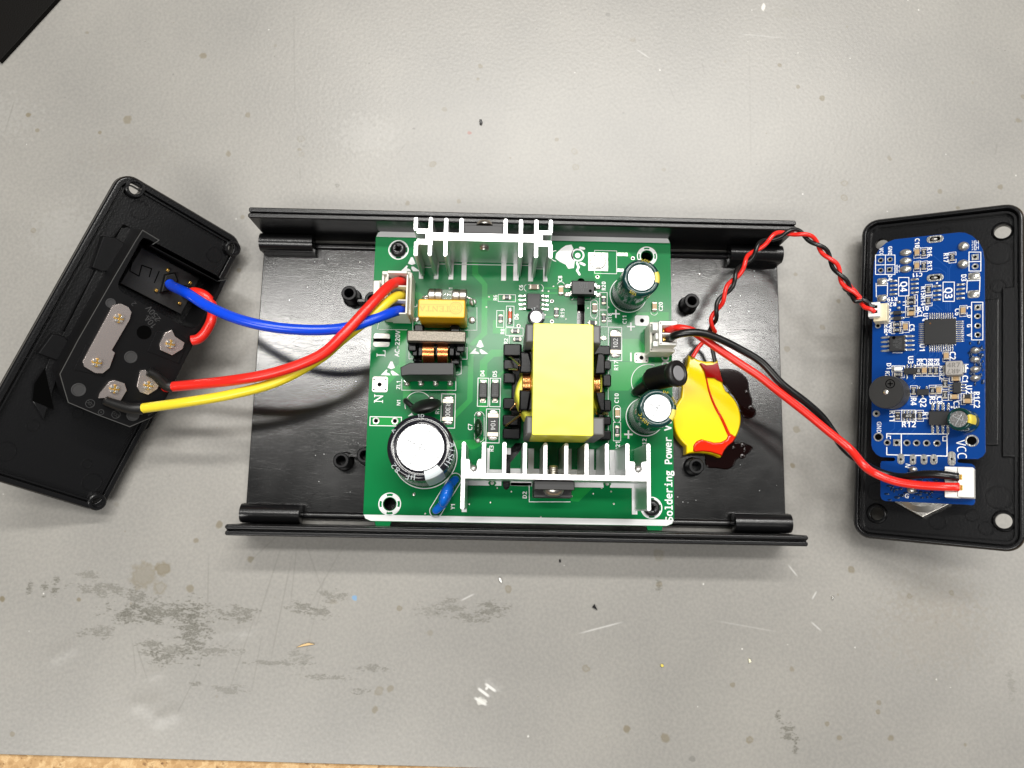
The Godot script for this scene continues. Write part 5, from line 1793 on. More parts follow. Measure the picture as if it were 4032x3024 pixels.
# ---------------------------------------------------------------- front panel and blue board (right)
func make_front_panel() -> void:
	fx = FR
	var t := thing("front_panel", "black plastic front panel lying face down and tilted under the blue board", "end panel")
	fr(3332, 780)
	var hs := [q(440, 570, -2.4), q(1945, 415, -2.4)]
	fr(3332, 1660)
	hs.append(q(382, 1145, -2.4)); hs.append(q(1962, 1238, -2.4))
	tray(t, 41.4, 95.0, 4.6, 1.3, 2.4, [disc(hs[0], 1.75), disc(hs[1], 2.05), disc(hs[2], 1.8), disc(hs[3], 2.0)], 0.6)
	for i in [2, 3]: boss(t, hs[i], 2.6, 1.95, -2.4, -1.2)
	boss(t, hs[1], 2.5, 2.1, -2.4, -2.0)
	fr(3332, 780)
	mark(t, q(1910, 680, -2.4), 3.3, -2.4); mark(t, q(1895, 1095, -2.4), 1.9, -2.4); mark(t, q(1210, 450, -2.4), 2.3, -2.4)
	fr(3332, 1660)
	mark(t, q(1905, 945, -2.4), 3.0, -2.4); mark(t, q(1140, 1245, -2.4), 2.1, -2.4); mark(t, q(1570, 1168, -2.4), 1.6, -2.4); mark(t, q(1745, 1328, -2.4), 1.8, -2.4); mark(t, q(385, 870, -2.4), 2.6, -2.4)
	# raised ledges along the display window
	var wc := q(1930, 300, -2.4)
	fr(3332, 780)
	var wt := q(1930, 1255, -2.4)
	var s := Shape.new()
	s.box(Vector3(wt.x + 2.4, -1.9, (wt.y + wc.y) * 0.5), Vector3(4.4, 1.0, wc.y - wt.y + 6.0), 0.3)
	ob("window_ledge", s, M.black, t)
	s = Shape.new()
	s.box(Vector3(wt.x - 12.0, -2.0, (wt.y + wc.y) * 0.5), Vector3(23.0, 0.8, wc.y - wt.y), 0.3)
	ob("window_pane", s, M.black, t)
	# nut of the round socket under the board's lower end
	fr(3332, 1660)
	var nc := q(935, 830, 0)
	s = Shape.new()
	var hex := PackedVector2Array()
	for k in 6: hex.append(nc + Vector2(sin(TAU * k / 6 + 0.04), cos(TAU * k / 6 + 0.04)) * 8.0)
	s.prism(hex, -2.4, -0.2, 0.3)
	var nut := ob("socket_nut", s, M.nickel, t)
	s = Shape.new()
	var prof := []
	for i in 5:
		prof.append(Vector2(6.6 - i * 0.28, -0.2 + i * 0.5)); prof.append(Vector2(6.2 - i * 0.28, 0.05 + i * 0.5))
	prof.append(Vector2(0, 2.3))
	s.lathe(Vector3(nc.x, 0, nc.y), prof, 40)
	ob("thread", s, M.nickel, nut)
	# what stands out of the front, on which the panel rests
	s = Shape.new()
	s.lathe(Vector3(nc.x, 0, nc.y), [Vector2(0, -15.0), Vector2(5.6, -15.0), Vector2(6.0, -14.4), Vector2(6.0, -6.0), Vector2(8.0, -5.6), Vector2(8.0, -4.0), Vector2(0, -4.0)], 36)
	ob("round_socket", s, M.nickel, t)
	s = Shape.new()
	s.lathe(Vector3(-3.0, 0, -29.0), [Vector2(0, -17.0), Vector2(6.2, -17.0), Vector2(6.9, -16.2), Vector2(7.1, -4.6), Vector2(0, -4.6)], 36)
	ob("knob", s, M.dull_black, t)

var BSOLD: Shape
var BS: Shape
var BH: Shape
var ctrl: Node3D

func btxt(text: String, x: float, y: float, cap := 1.15, deg := 90.0, font := "bold", wide := 1.0) -> void:
	txt(BS, text, q(x, y), 0.04, cap, deg, font, wide)

func bpad(x: float, y: float, r: float, hole: float, square := false) -> void:
	var c := q(x, y)
	if square: BSOLD.box(Vector3(c.x, 0.05, c.y), Vector3(r * 2, 0.1, r * 2), 0.04)
	else: BSOLD.lathe(Vector3(c.x, 0, c.y), [Vector2(r, 0.0), Vector2(r * 0.92, 0.12), Vector2(hole * 1.05, 0.1)], 20)
	BH.ring(c, 0.0, hole, 0.13, 0, TAU, 16)

func bchip(x: float, y: float, up: bool, kind: String, text := "") -> void:
	var deg := 90.0 if up else 0.0
	var c := q(x, y)
	if kind == "tan": chip(c, deg, M.tan, 2.1, 1.2, 0.8, "", ctrl, "chip_capacitor", -999.0, 0.35)
	else: chip(c, deg, M.chip_black, 2.1, 1.15, 0.45, text, ctrl, "chip_resistor", deg if not up else 90.0, 0.35)
	var a := deg_to_rad(deg)
	var d := Vector2(cos(a), sin(a))
	var e := d.orthogonal()
	for k in [-1.0, 1.0]:
		BS.stroke(PackedVector2Array([c + d * k * 0.55 + e * 0.85, c + d * k * 1.5 + e * 0.85, c + d * k * 1.5 - e * 0.85, c + d * k * 0.55 - e * 0.85]), 0.13, 0.04)

func brect(x0: float, y0: float, x1: float, y1: float, w := 0.2) -> void:
	BS.stroke(PackedVector2Array([q(x0, y0), q(x1, y0), q(x1, y1), q(x0, y1)]), w, 0.04, true)

func bic(called: String, x: float, y: float, w: float, l: float, h: float, m: Material = null) -> MeshInstance3D:
	var c := q(x, y, h)
	var s := Shape.new()
	s.box(Vector3(c.x, h * 0.5 + 0.1, c.y), Vector3(w, h, l), 0.14)
	return ob(called, s, m if m else M.chip_black, ctrl)

func bpins(o: Node3D, pts: Array, dx: float, dz: float, w: float, h := 0.55) -> void:
	var s := Shape.new()
	for c in pts:
		s.box(Vector3(c.x, 0.1, c.y), Vector3(absf(dx) if dx != 0.0 else w, 0.16, absf(dz) if dz != 0.0 else w), 0.04)
		s.box(Vector3(c.x - dx * 0.38, h * 0.5, c.y - dz * 0.38), Vector3(absf(dx) * 0.3 if dx != 0.0 else w, h, absf(dz) * 0.3 if dz != 0.0 else w), 0.04)
		BSOLD.blob(Vector3(c.x + dx * 0.2, 0.02, c.y + dz * 0.2), maxf(absf(dx) * 0.62, w * 0.62), 0.16, maxf(absf(dz) * 0.62, w * 0.62), 8, 3)
	stuff(ob("leads", s, M.tin, o))

func make_control_board() -> void:
	fx = FB
	ctrl = thing("control_board", "blue controller circuit board with a black buzzer, mounted on the front panel", "circuit board")
	BS = Shape.new()
	BSOLD = Shape.new()
	BH = Shape.new()
	var tr := Shape.new()
	fr(3332, 780)
	var edge := poly([333, 1000, 345, 790, 370, 700, 420, 620, 500, 552, 600, 513, 1400, 425, 1480, 430, 1570, 470, 1650, 545, 1700, 640, 1720, 760])
	fr(3332, 1200)
	edge.append_array(poly([1728, 300, 1730, 1600]))
	fr(3332, 1660)
	edge.append_array(poly([1734, 375, 1700, 430, 1640, 465, 1420, 463, 1385, 475, 1380, 495, 1400, 512, 1560, 525, 1595, 550, 1602, 600, 1602, 1000, 1585, 1035, 1550, 1040, 1500, 1033, 480, 987, 440, 965, 425, 920, 425, 520, 440, 492, 590, 492, 612, 470, 595, 447, 430, 440, 370, 405, 325, 345, 312, 290]))
	fr(3332, 1200)
	edge.append_array(poly([318, 900]))
	var s := Shape.new()
	s.prism(edge, -1.2, 0.0, 0.06)
	var pl := ob("board_base", s, M.blue, ctrl)
	# stand-offs down to the panel
	for e in [[-9.0, -24.0], [9.0, -24.0], [9.5, 20.0]]:
		s = Shape.new()
		s.lathe(Vector3(e[0], 0, e[1]), [Vector2(2.2, -8.6), Vector2(2.2, -1.2)], 20)
		ob("stand_off", s, M.dull_black, ctrl)
	# copper tracks under the blue lacquer
	fr(3332, 780)
	for a in [[1090, 720, 1265, 870, 1265, 1040], [1320, 800, 1285, 880, 1285, 1400], [1050, 870, 1160, 870, 1240, 930, 1240, 1380], [1090, 910, 1170, 910], [1260, 1040, 1262, 1400], [1300, 1040, 1300, 1400], [1060, 1330, 1120, 1330, 1200, 1400], [1040, 1365, 1100, 1370, 1160, 1420]]:
		tr.stroke(poly(a), 0.22, 0.02)
	fr(3332, 1200)
	for a in [[850, 600, 850, 740], [890, 500, 890, 590, 855, 640], [1040, 580, 1040, 640], [1075, 575, 1075, 620, 1030, 660], [1165, 575, 1165, 920], [1190, 575, 1190, 740], [1130, 580, 1130, 640, 1060, 690], [860, 960, 770, 1040], [840, 940, 740, 1000], [770, 1100, 860, 1180, 960, 1230], [600, 1460, 600, 1540, 520, 1600], [720, 1460, 690, 1540, 600, 1620], [860, 1460, 860, 1540, 750, 1650], [1440, 430, 1540, 440, 1600, 480], [830, 270, 910, 270], [830, 420, 900, 440], [830, 480, 880, 470]]:
		tr.stroke(poly(a), 0.24, 0.02)
	tr.flat(poly([760, 1130, 960, 1180, 960, 1290, 900, 1260, 760, 1250]), 0.02)
	stuff(ob("copper_track", tr, M.blue_trace, pl))
	# upper part
	fr(3332, 780)
	for e in [[740, 680], [740, 782], [740, 885]]:
		var c := q(e[0], e[1])
		BSOLD.blob(Vector3(c.x, 0.0, c.y), 1.6, 0.9, 1.05, 18, 5)
	for e in [[1460, 602], [1455, 822]]:
		var c := q(e[0], e[1])
		BSOLD.blob(Vector3(c.x, 0.0, c.y), 1.4, 1.2, 1.3, 18, 5)
	for e in [[1105, 510, 0.0], [1105, 990, 0.0]]:
		var c := q(e[0], e[1])
		BSOLD.prism(rrect(c, 4.2, 2.1, 1.0), 0.0, 0.14, 0.1)
		BH.flat(rrect(c, 2.6, 1.2, 0.55), 0.16)
		BSOLD.blob(Vector3(c.x - 0.15, 0.1, c.y + 0.1), 0.85, 0.5, 0.42, 12, 3)
	brect(365, 708, 607, 950); BS.stroke(PackedVector2Array([q(365, 833), q(607, 828)]), 0.2, 0.04); BS.stroke(PackedVector2Array([q(488, 708), q(485, 950)]), 0.2, 0.04)
	bpad(430, 775, 0.8, 0.42); bpad(545, 765, 0.75, 0.4); bpad(430, 900, 0.75, 0.42); bpad(540, 890, 0.75, 0.42, true)
	brect(1528, 672, 1675, 908); BS.stroke(PackedVector2Array([q(1528, 793), q(1675, 788)]), 0.2, 0.04)
	bpad(1605, 735, 0.85, 0.42, true); bpad(1605, 850, 0.85, 0.42)
	btxt("VCC", 437, 668, 1.0, 90, "bold", 0.9); btxt("GND", 545, 655, 1.0, 90, "bold", 0.9)
	# two-character Chinese words by the touch and ground terminals, stroke by stroke
	for e in [[1605, 600, 1.0], [632, 890, 0.85]]:
		var c := q(e[0], e[1])
		var k: float = e[2]
		for g in [[-1.6, 0.6], [-0.2, 0.6]]:
			var o := c + Vector2(0, g[0]) * k
			for st in [[0.75, 0.1, 0.75, 0.9], [0.75, 0.5, 0.2, 0.5], [0.2, 0.05, 0.2, 0.95], [-0.2, 0.05, -0.2, 0.95], [0.2, 0.05, -0.2, 0.05], [0.2, 0.95, -0.2, 0.95], [-0.5, 0.1, -0.75, 0.0], [-0.5, 0.4, -0.75, 0.4], [-0.5, 0.7, -0.8, 0.9]]:
				BS.stroke(PackedVector2Array([o + Vector2(st[0], st[1] * 1.3) * k, o + Vector2(st[2], st[3] * 1.3) * k]), 0.12, 0.04)
	bchip(885, 682, true, "tan"); bchip(970, 682, true, "r", "472"); bchip(883, 850, true, "tan"); bchip(970, 850, true, "r", "472"); bchip(1322, 740, true, "r", "472")
	btxt("C10", 882, 558); btxt("R16", 1035, 668); btxt("R13", 1037, 840); btxt("R17", 1240, 740); btxt("C11", 885, 955, 1.1, 180)
	btxt("D4", 545, 985, 1.1); btxt("D3", 1462, 990, 1.2)
	bchip(1028, 1140, true, "r", "102"); bchip(1025, 1278, true, "r", "102"); btxt("R15R14", 958, 1215, 1.15)
	bchip(812, 1245, false, "r", "472"); bchip(812, 1305, false, "r", "471"); bchip(812, 1385, false, "r", "010"); bchip(812, 1443, false, "tan")
	btxt("R19", 575, 1258, 1.15, 180); btxt("R20", 560, 1322, 1.15, 180); btxt("Y1", 730, 1310, 1.1); btxt("R10", 955, 1378, 1.2, 0); btxt("C1", 918, 1440, 1.1); btxt("U1", 985, 1475, 1.2); btxt("D6", 528, 1415, 1.1); btxt("D7", 522, 1500, 1.1)
	btxt("C6", 1383, 1415, 1.2); btxt("C", 1530, 1362, 1.0); btxt("D", 1530, 1470, 1.0); btxt("G", 1528, 1588, 1.0)
	for e in [[445, 1040, 2.5, 2.1], [445, 1245, 2.5, 2.0], [1590, 972, 2.8, 2.1], [1585, 1195, 2.8, 2.1]]:
		var c := q(e[0], e[1])
		BSOLD.prism(rrect(c, e[2], e[3], 0.5), 0.0, 0.12, 0.06)
		BSOLD.blob(Vector3(c.x, 0.08, c.y), e[2] * 0.46, 0.4, e[3] * 0.46, 16, 4)
	BS.stroke(PackedVector2Array([q(372, 1060), q(375, 1230)]), 0.2, 0.04); BS.stroke(PackedVector2Array([q(515, 1055), q(512, 1225)]), 0.2, 0.04); BS.stroke(PackedVector2Array([q(385, 1090), q(515, 1085)]), 0.2, 0.04)
	BS.stroke(PackedVector2Array([q(1505, 1020), q(1500, 1175)]), 0.2, 0.04); BS.stroke(PackedVector2Array([q(1665, 980), q(1660, 1165)]), 0.2, 0.04); BS.stroke(PackedVector2Array([q(1505, 1030), q(1655, 1025)]), 0.2, 0.04)
	brect(652, 988, 780, 1218); btxt("Q4", 715, 1100, 1.7)
	brect(1205, 1045, 1345, 1285); btxt("Q3", 1272, 1180, 1.8)
	for e in [[590, 1032], [590, 1088], [590, 1142], [588, 1196], [852, 1012], [852, 1068], [852, 1122], [852, 1176], [1132, 1095], [1132, 1152], [1130, 1208], [1128, 1264], [1425, 1076], [1425, 1132], [1423, 1190], [1423, 1246]]:
		var c := q(e[0], e[1])
		BSOLD.box(Vector3(c.x, 0.06, c.y), Vector3(2.0, 0.12, 0.6), 0.05)
		BSOLD.blob(Vector3(c.x + 0.3, 0.05, c.y), 0.75, 0.35, 0.34, 10, 3)
	for e in [[1130, 1058], [520, 1025]]: BS.ring(q(e[0], e[1]), 0.0, 0.25, 0.04, 0, TAU, 12)
	for e in [[660, 1295], [655, 1368]]:
		var c := q(e[0], e[1])
		BSOLD.blob(Vector3(c.x, 0, c.y), 0.5, 0.6, 0.45, 12, 4)
	for e in [[637, 1425], [637, 1496]]:
		var c := q(e[0], e[1])
		var o := bic("small_diode", e[0], e[1], 2.0, 1.1, 0.8)
		bpins(o, [Vector2(c.x - 1.3, c.y)], -0.7, 0, 0.6, 0.4); bpins(o, [Vector2(c.x + 1.3, c.y)], 0.7, 0, 0.6, 0.4)
	brect(1560, 1295, 1700, 1765)
	bpad(1638, 1360, 0.8, 0.42, true); bpad(1636, 1470, 0.8, 0.42); bpad(1636, 1590, 0.8, 0.42)
	bchip(1458, 1405, true, "tan")
	bpad(395, 1590, 0.78, 0.45)
	# middle part
	fr(3332, 1200)
	bpad(1636, 375, 0.8, 0.42)
	btxt("V", 1528, 378, 1.0); btxt("+", 435, 222, 1.2)
	bchip(635, 250, false, "r", "472"); bchip(635, 320, false, "r", "472"); bchip(742, 280, true, "tan")
	btxt("R2", 518, 258, 1.3, 0); btxt("R6", 518, 325, 1.3, 0); btxt("C5", 815, 285, 1.3); BS.ring(q(502, 370), 0.0, 0.25, 0.04, 0, TAU, 12)
	# main processor with leads on all four sides
	var u1 := bic("processor_chip", 1167, 333, 7.6, 6.9, 1.1)
	var a := []
	for i in 11: a.append(q(lerpf(1042, 1322, i / 10.0), 148))
	bpins(u1, a, 0, -1.5, 0.3)
	a = []
	for i in 11: a.append(q(lerpf(1040, 1322, i / 10.0), 532))
	bpins(u1, a, 0, 1.7, 0.3)
	a = []
	for i in 11: a.append(q(956, lerpf(238, 478, i / 10.0)))
	bpins(u1, a, -1.5, 0, 0.3)
	a = []
	for i in 11: a.append(q(1394, lerpf(208, 456, i / 10.0)))
	bpins(u1, a, 1.8, 0, 0.3)
	s = Shape.new()
	s.ring(q(1045, 232, 1.2), 0.0, 0.22, 1.215, 0, TAU, 14)
	ob("pin_mark", s, M.copper, u1)
	btxt("U1", 945, 535, 1.3)
	BS.ring(q(960, 192), 0.0, 0.28, 0.04, 0, TAU, 12)
	for e in [[1355, 160], [1352, 490], [988, 500]]: BS.stroke(PackedVector2Array([q(e[0] - 14, e[1]), q(e[0] + 8, e[1]), q(e[0] + 8, e[1] + 12)]), 0.18, 0.04)
	var u4 := bic("memory_chip", 633, 480, 3.9, 4.3, 1.3)
	a = []
	for y in [408, 463, 518, 573]: a.append(q(497, y))
	bpins(u4, a, -1.9, 0, 0.55, 0.7)
	a = []
	for y in [392, 448, 504, 560]: a.append(q(775, y))
	bpins(u4, a, 2.0, 0, 0.55, 0.7)
	s = Shape.new()
	s.ring(q(592, 410, 1.4), 0.0, 0.45, 1.42, 0, TAU, 16)
	ob("pin_mark", s, M.hole, u4)
	s = Shape.new()
	for i in 3: txt(s, ["ATMLH", "24C08", "N D"][i], q([672, 632, 598][i], 480, 1.4), 1.42, 0.7, 90, "sans")
	ob("marking", s, M.faint_print, u4)
	BS.stroke(PackedVector2Array([q(575, 598), q(700, 598)]), 0.15, 0.04)
	btxt("U3", 800, 685, 1.3); btxt("D1", 530, 765, 1.15); btxt("R7", 512, 860, 1.1)
	for e in [["R5", 910], ["C7", 972], ["R8", 1048], ["R9", 1125]]: btxt(e[0], e[1], 712, 1.25)
	# indicator light
	var ld := bic("indicator_led", 640, 797, 1.9, 1.1, 0.7, M.white)
	for e in [590, 690]:
		var c := q(e, 797)
		s = Shape.new()
		s.box(Vector3(c.x, 0.25, c.y), Vector3(0.7, 0.5, 1.1), 0.1)
		ob("terminal", s, M.tin, ld)
	brect(568, 762, 728, 832, 0.22)
	bchip(648, 872, false, "r", "010")
	var u3 := bic("regulator_chip", 790, 825, 2.9, 1.7, 1.0)
	bpins(u3, [q(760, 770), q(803, 768), q(846, 768)], 0, -0.9, 0.42, 0.5)
	bpins(u3, [q(756, 888), q(846, 888)], 0, 1.1, 0.42, 0.5)
	bchip(903, 822, true, "r", "102"); bchip(975, 822, true, "tan"); bchip(1047, 822, true, "r", "010"); bchip(1120, 822, true, "r", "010")
	bchip(1248, 640, true, "tan"); btxt("C2", 1322, 632, 1.4); btxt("R3R2", 1190, 845, 1.2)
	# moulded inductor
	s = Shape.new()
	var ci := q(1338, 785, 2.4)
	s.prism(rrect(ci, 4.1, 3.9, 0.5), 0.2, 2.5, 0.3)
	var ind := ob("moulded_inductor", s, M.inductor, ctrl)
	for k in [-1.0, 1.0]:
		s = Shape.new()
		s.box(Vector3(ci.x + k * 2.3, 0.5, ci.y), Vector3(0.9, 1.0, 2.2), 0.12)
		ob("terminal", s, M.tin, ind)
	s = Shape.new()
	txt(s, "4R7", q(1335, 750, 2.5), 2.52, 1.25, 0, "bold"); txt(s, "4R7", q(1335, 825, 2.5), 2.52, 1.25, 180, "bold")
	ob("raised_print", s, mat(0.16, 0.15, 0.14, 0.5), ind)
	btxt("C1", 1478, 925, 1.3); btxt("U2", 1525, 1055, 1.4); btxt("R1C2", 1622, 1180, 1.35); btxt("C3", 1370, 1245, 1.4); btxt("L1", 1490, 770, 1.1)
	bchip(1368, 925, false, "tan"); bchip(1350, 1150, false, "tan"); bchip(1510, 1142, false, "r"); bchip(1512, 1202, false, "tan")
	bchip(1234, 985, true, "r", "154"); bchip(1232, 1122, true, "r", "124")
	var u2 := bic("converter_chip", 1378, 1030, 1.9, 2.9, 1.0)
	bpins(u2, [q(1302, 998), q(1302, 1034), q(1302, 1070)], -1.0, 0, 0.4, 0.4); bpins(u2, [q(1455, 995), q(1455, 1032), q(1455, 1068)], 1.1, 0, 0.4, 0.4)
	var q2 := bic("transistor_chip", 952, 1085, 2.9, 1.6, 1.0)
	bpins(q2, [q(905, 1035), q(1000, 1033)], 0, -0.7, 0.42, 0.5); bpins(q2, [q(952, 1142)], 0, 0.8, 0.42, 0.5)
	bchip(842, 1075, true, "r", "010"); bchip(1077, 1070, true, "r", "102"); bchip(1155, 1068, true, "tan")
	btxt("R4", 838, 1200, 1.4); btxt("Q2", 958, 1215, 1.45); btxt("R3", 1072, 1188, 1.4); btxt("C8", 1160, 1190, 1.4)
	# soldered pin row along the right edge
	for y in [570, 685, 805, 915]:
		var c := q(1605, y)
		BSOLD.blob(Vector3(c.x, 0.0, c.y), 1.25, 1.3, 0.9, 16, 5)
	# buzzer leaning over the left edge
	var b0 := q(585, 1100, 0)
	var b1 := p(488, 1088, 6.2)
	var bv := (b1 - Vector3(b0.x, 0, b0.y)).normalized()
	var bx := (Vector3.RIGHT - bv * bv.x).normalized()
	s = Shape.new()
	s.t = Transform3D(Basis(bx, bv, bx.cross(bv)), Vector3(b0.x, 0.3, b0.y))
	var bl := b1.distance_to(Vector3(b0.x, 0.3, b0.y))
	s.lathe(Vector3.ZERO, [Vector2(0, 0), Vector2(4.3, 0), Vector2(4.5, 0.4), Vector2(4.5, bl - 0.5), Vector2(4.3, bl), Vector2(0.85, bl), Vector2(0.7, bl - 0.5)], 44)
	var bz := ob("buzzer", s, bumpy(mat(0.018, 0.018, 0.018, 0.5), grain(0.2, 41), 0.06, 200.0), ctrl)
	var keep := s.t
	s = Shape.new()
	s.t = keep
	s.lathe(Vector3.ZERO, [Vector2(0.78, bl - 0.3), Vector2(0.6, bl + 0.05), Vector2(0, bl + 0.1)], 20, true)
	ob("sound_hole", s, M.tin, bz)
	s = Shape.new()
	s.t = keep
	s.ring(Vector2(1.2, -2.2), 1.0, 1.25, bl + 0.03)
	s.face(Vector3(0.5, bl + 0.03, -2.35), Vector3(1.9, bl + 0.03, -2.35), Vector3(1.9, bl + 0.03, -2.05), Vector3(0.5, bl + 0.03, -2.05), Vector3.UP)
	s.face(Vector3(1.05, bl + 0.034, -2.9), Vector3(1.35, bl + 0.034, -2.9), Vector3(1.35, bl + 0.034, -1.5), Vector3(1.05, bl + 0.034, -1.5), Vector3.UP)
	ob("plus_mark", s, M.hole, bz)
	bpad(375, 1355, 0.95, 0.4)
	# resistor network
	var rn := bic("resistor_network", 778, 1382, 3.1, 1.3, 0.5)
	a = []
	for i in 4: a.append(q(lerpf(718, 838, i / 3.0), 1338))
	bpins(rn, a, 0, -0.8, 0.5, 0.5)
	a = []
	for i in 4: a.append(q(lerpf(718, 838, i / 3.0), 1424))
	bpins(rn, a, 0, 0.8, 0.5, 0.5)
	s = Shape.new()
	txt(s, "472", q(778, 1382, 0.6), 0.63, 0.6, 0, "sans")
	ob("marking", s, M.silk, rn)
	brect(690, 1312, 862, 1452, 0.2); btxt("R12", 776, 1490, 1.5, 0); btxt("R11", 572, 1385, 1.4); btxt("R1", 985, 1382, 1.4)
	bchip(645, 1382, true, "r", "0"); bchip(918, 1382, true, "r", "472")
	var am := bic("amplifier_chip", 1160, 1410, 5.0, 3.7, 1.4)
	a = []
	for x in [1078, 1141, 1206, 1270]: a.append(q(x, 1275))
	bpins(am, a, 0, -1.7, 0.6, 0.8)
	a = []
	for x in [1075, 1138, 1203, 1268]: a.append(q(x, 1550))
	bpins(am, a, 0, 1.8, 0.6, 0.8)
	BS.ring(q(1312, 1275), 0.0, 0.28, 0.04, 0, TAU, 12); BS.stroke(PackedVector2Array([q(1035, 1345), q(1033, 1470)]), 0.14, 0.04)
	btxt("GND", 408, 1525, 1.1, 90, "sans")
	# small green capacitor leaning to the left
	board = ctrl
	can("", q(1510, 1455), q(1398, 1422, 6.0), 6.0, 3.0, M.sleeve_green, M.gold_print, 0, 46, [], true)
	# lower part and socket tab
	fr(3332, 1660)
	bpad(400, 192, 1.25, 0.85); bpad(1562, 238, 1.6, 1.1)
	for e in [[510, 262], [755, 265], [875, 267], [1000, 268], [1130, 270]]: bpad(e[0], e[1], 0.9, 0.5)
	bpad(630, 262, 0.9, 0.5, true)
	BS.stroke(PackedVector2Array([q(505, 205), q(505, 152), q(1255, 155), q(1255, 430), q(505, 412), q(505, 320)]), 0.25, 0.04)
	BS.stroke(PackedVector2Array([q(685, 152), q(687, 400)]), 0.25, 0.04); brect(1203, 188, 1250, 240, 0.2); BS.stroke(PackedVector2Array([q(505, 180), q(550, 182), q(550, 215)]), 0.22, 0.04)
	btxt("VCC", 1432, 345, 2.1, 86, "sans", 0.95)
	for e in [[680, 465, 1.7, 2.9], [830, 472, 1.5, 2.9], [968, 472, 1.6, 2.8], [1090, 472, 1.7, 2.8], [1312, 460, 1.8, 3.8]]:
		var c := q(e[0], e[1])
		BSOLD.prism(rrect(c, e[2], e[3], e[2] * 0.48), 0.0, 0.1, 0.05)
		BH.ring(c + Vector2(0, 0.1), 0.0, 0.3, 0.13, 0, TAU, 12)
	BSOLD.blob(Vector3(q(832, 600).x, 0, q(832, 600).y), 1.1, 1.1, 1.0, 16, 5)
	BSOLD.blob(Vector3(q(812, 848).x, 0, q(812, 848).y), 1.2, 1.0, 1.1, 16, 5)
	btxt("N", 765, 550, 1.2, 100); btxt("G", 755, 925, 1.2, 10)
	stuff(ob("solder", BSOLD, M.solder, pl))
	ob("silkscreen_print", BS, M.silk, pl)
	stuff(ob("hole", BH, M.hole, pl))
	# dried flux around the hand-soldered joints
	s = Shape.new()
	for i in 70:
		var at := q(rng.randf_range(470, 1180), rng.randf_range(640, 980))
		s.blob(Vector3(at.x, 0.0, at.y), rng.randf_range(0.15, 0.8), 0.16, rng.randf_range(0.15, 0.5), 9, 3)
	fr(3332, 1200)
	for i in 45:
		var at := q(rng.randf_range(1530, 1700), rng.randf_range(470, 1000))
		s.blob(Vector3(at.x, 0.0, at.y), rng.randf_range(0.15, 0.6), 0.2, rng.randf_range(0.2, 0.7), 9, 3)
	stuff(ob("dried_flux", s, mat(0.006, 0.02, 0.06, 0.12), pl))
	# white two-pin output socket, flat on the tab
	fr(3332, 1660)
	var w0 := q(1205, 555, 4.6)
	var w1 := q(1590, 950, 4.6)
	s = Shape.new()
	var wc := (w0 + w1) * 0.5
	s.box(Vector3(wc.x + 1.6, 2.4, wc.y), Vector3(w1.x - w0.x - 3.2, 4.6, w1.y - w0.y), 0.25)
	s.box(Vector3(wc.x, 0.8, wc.y), Vector3(w1.x - w0.x, 1.4, w1.y - w0.y), 0.2)
	ob("wire_socket", s, M.white, ctrl)
	# cream two-pin socket at the left edge
	fr(3332, 780)
	var k0 := q(400, 1415, 3.0)
	s = Shape.new()
	s.box(Vector3(k0.x + 0.5, 1.6, k0.y + 0.2), Vector3(3.6, 3.2, 5.2), 0.2)
	ob("wire_socket", s, M.cream, ctrl)

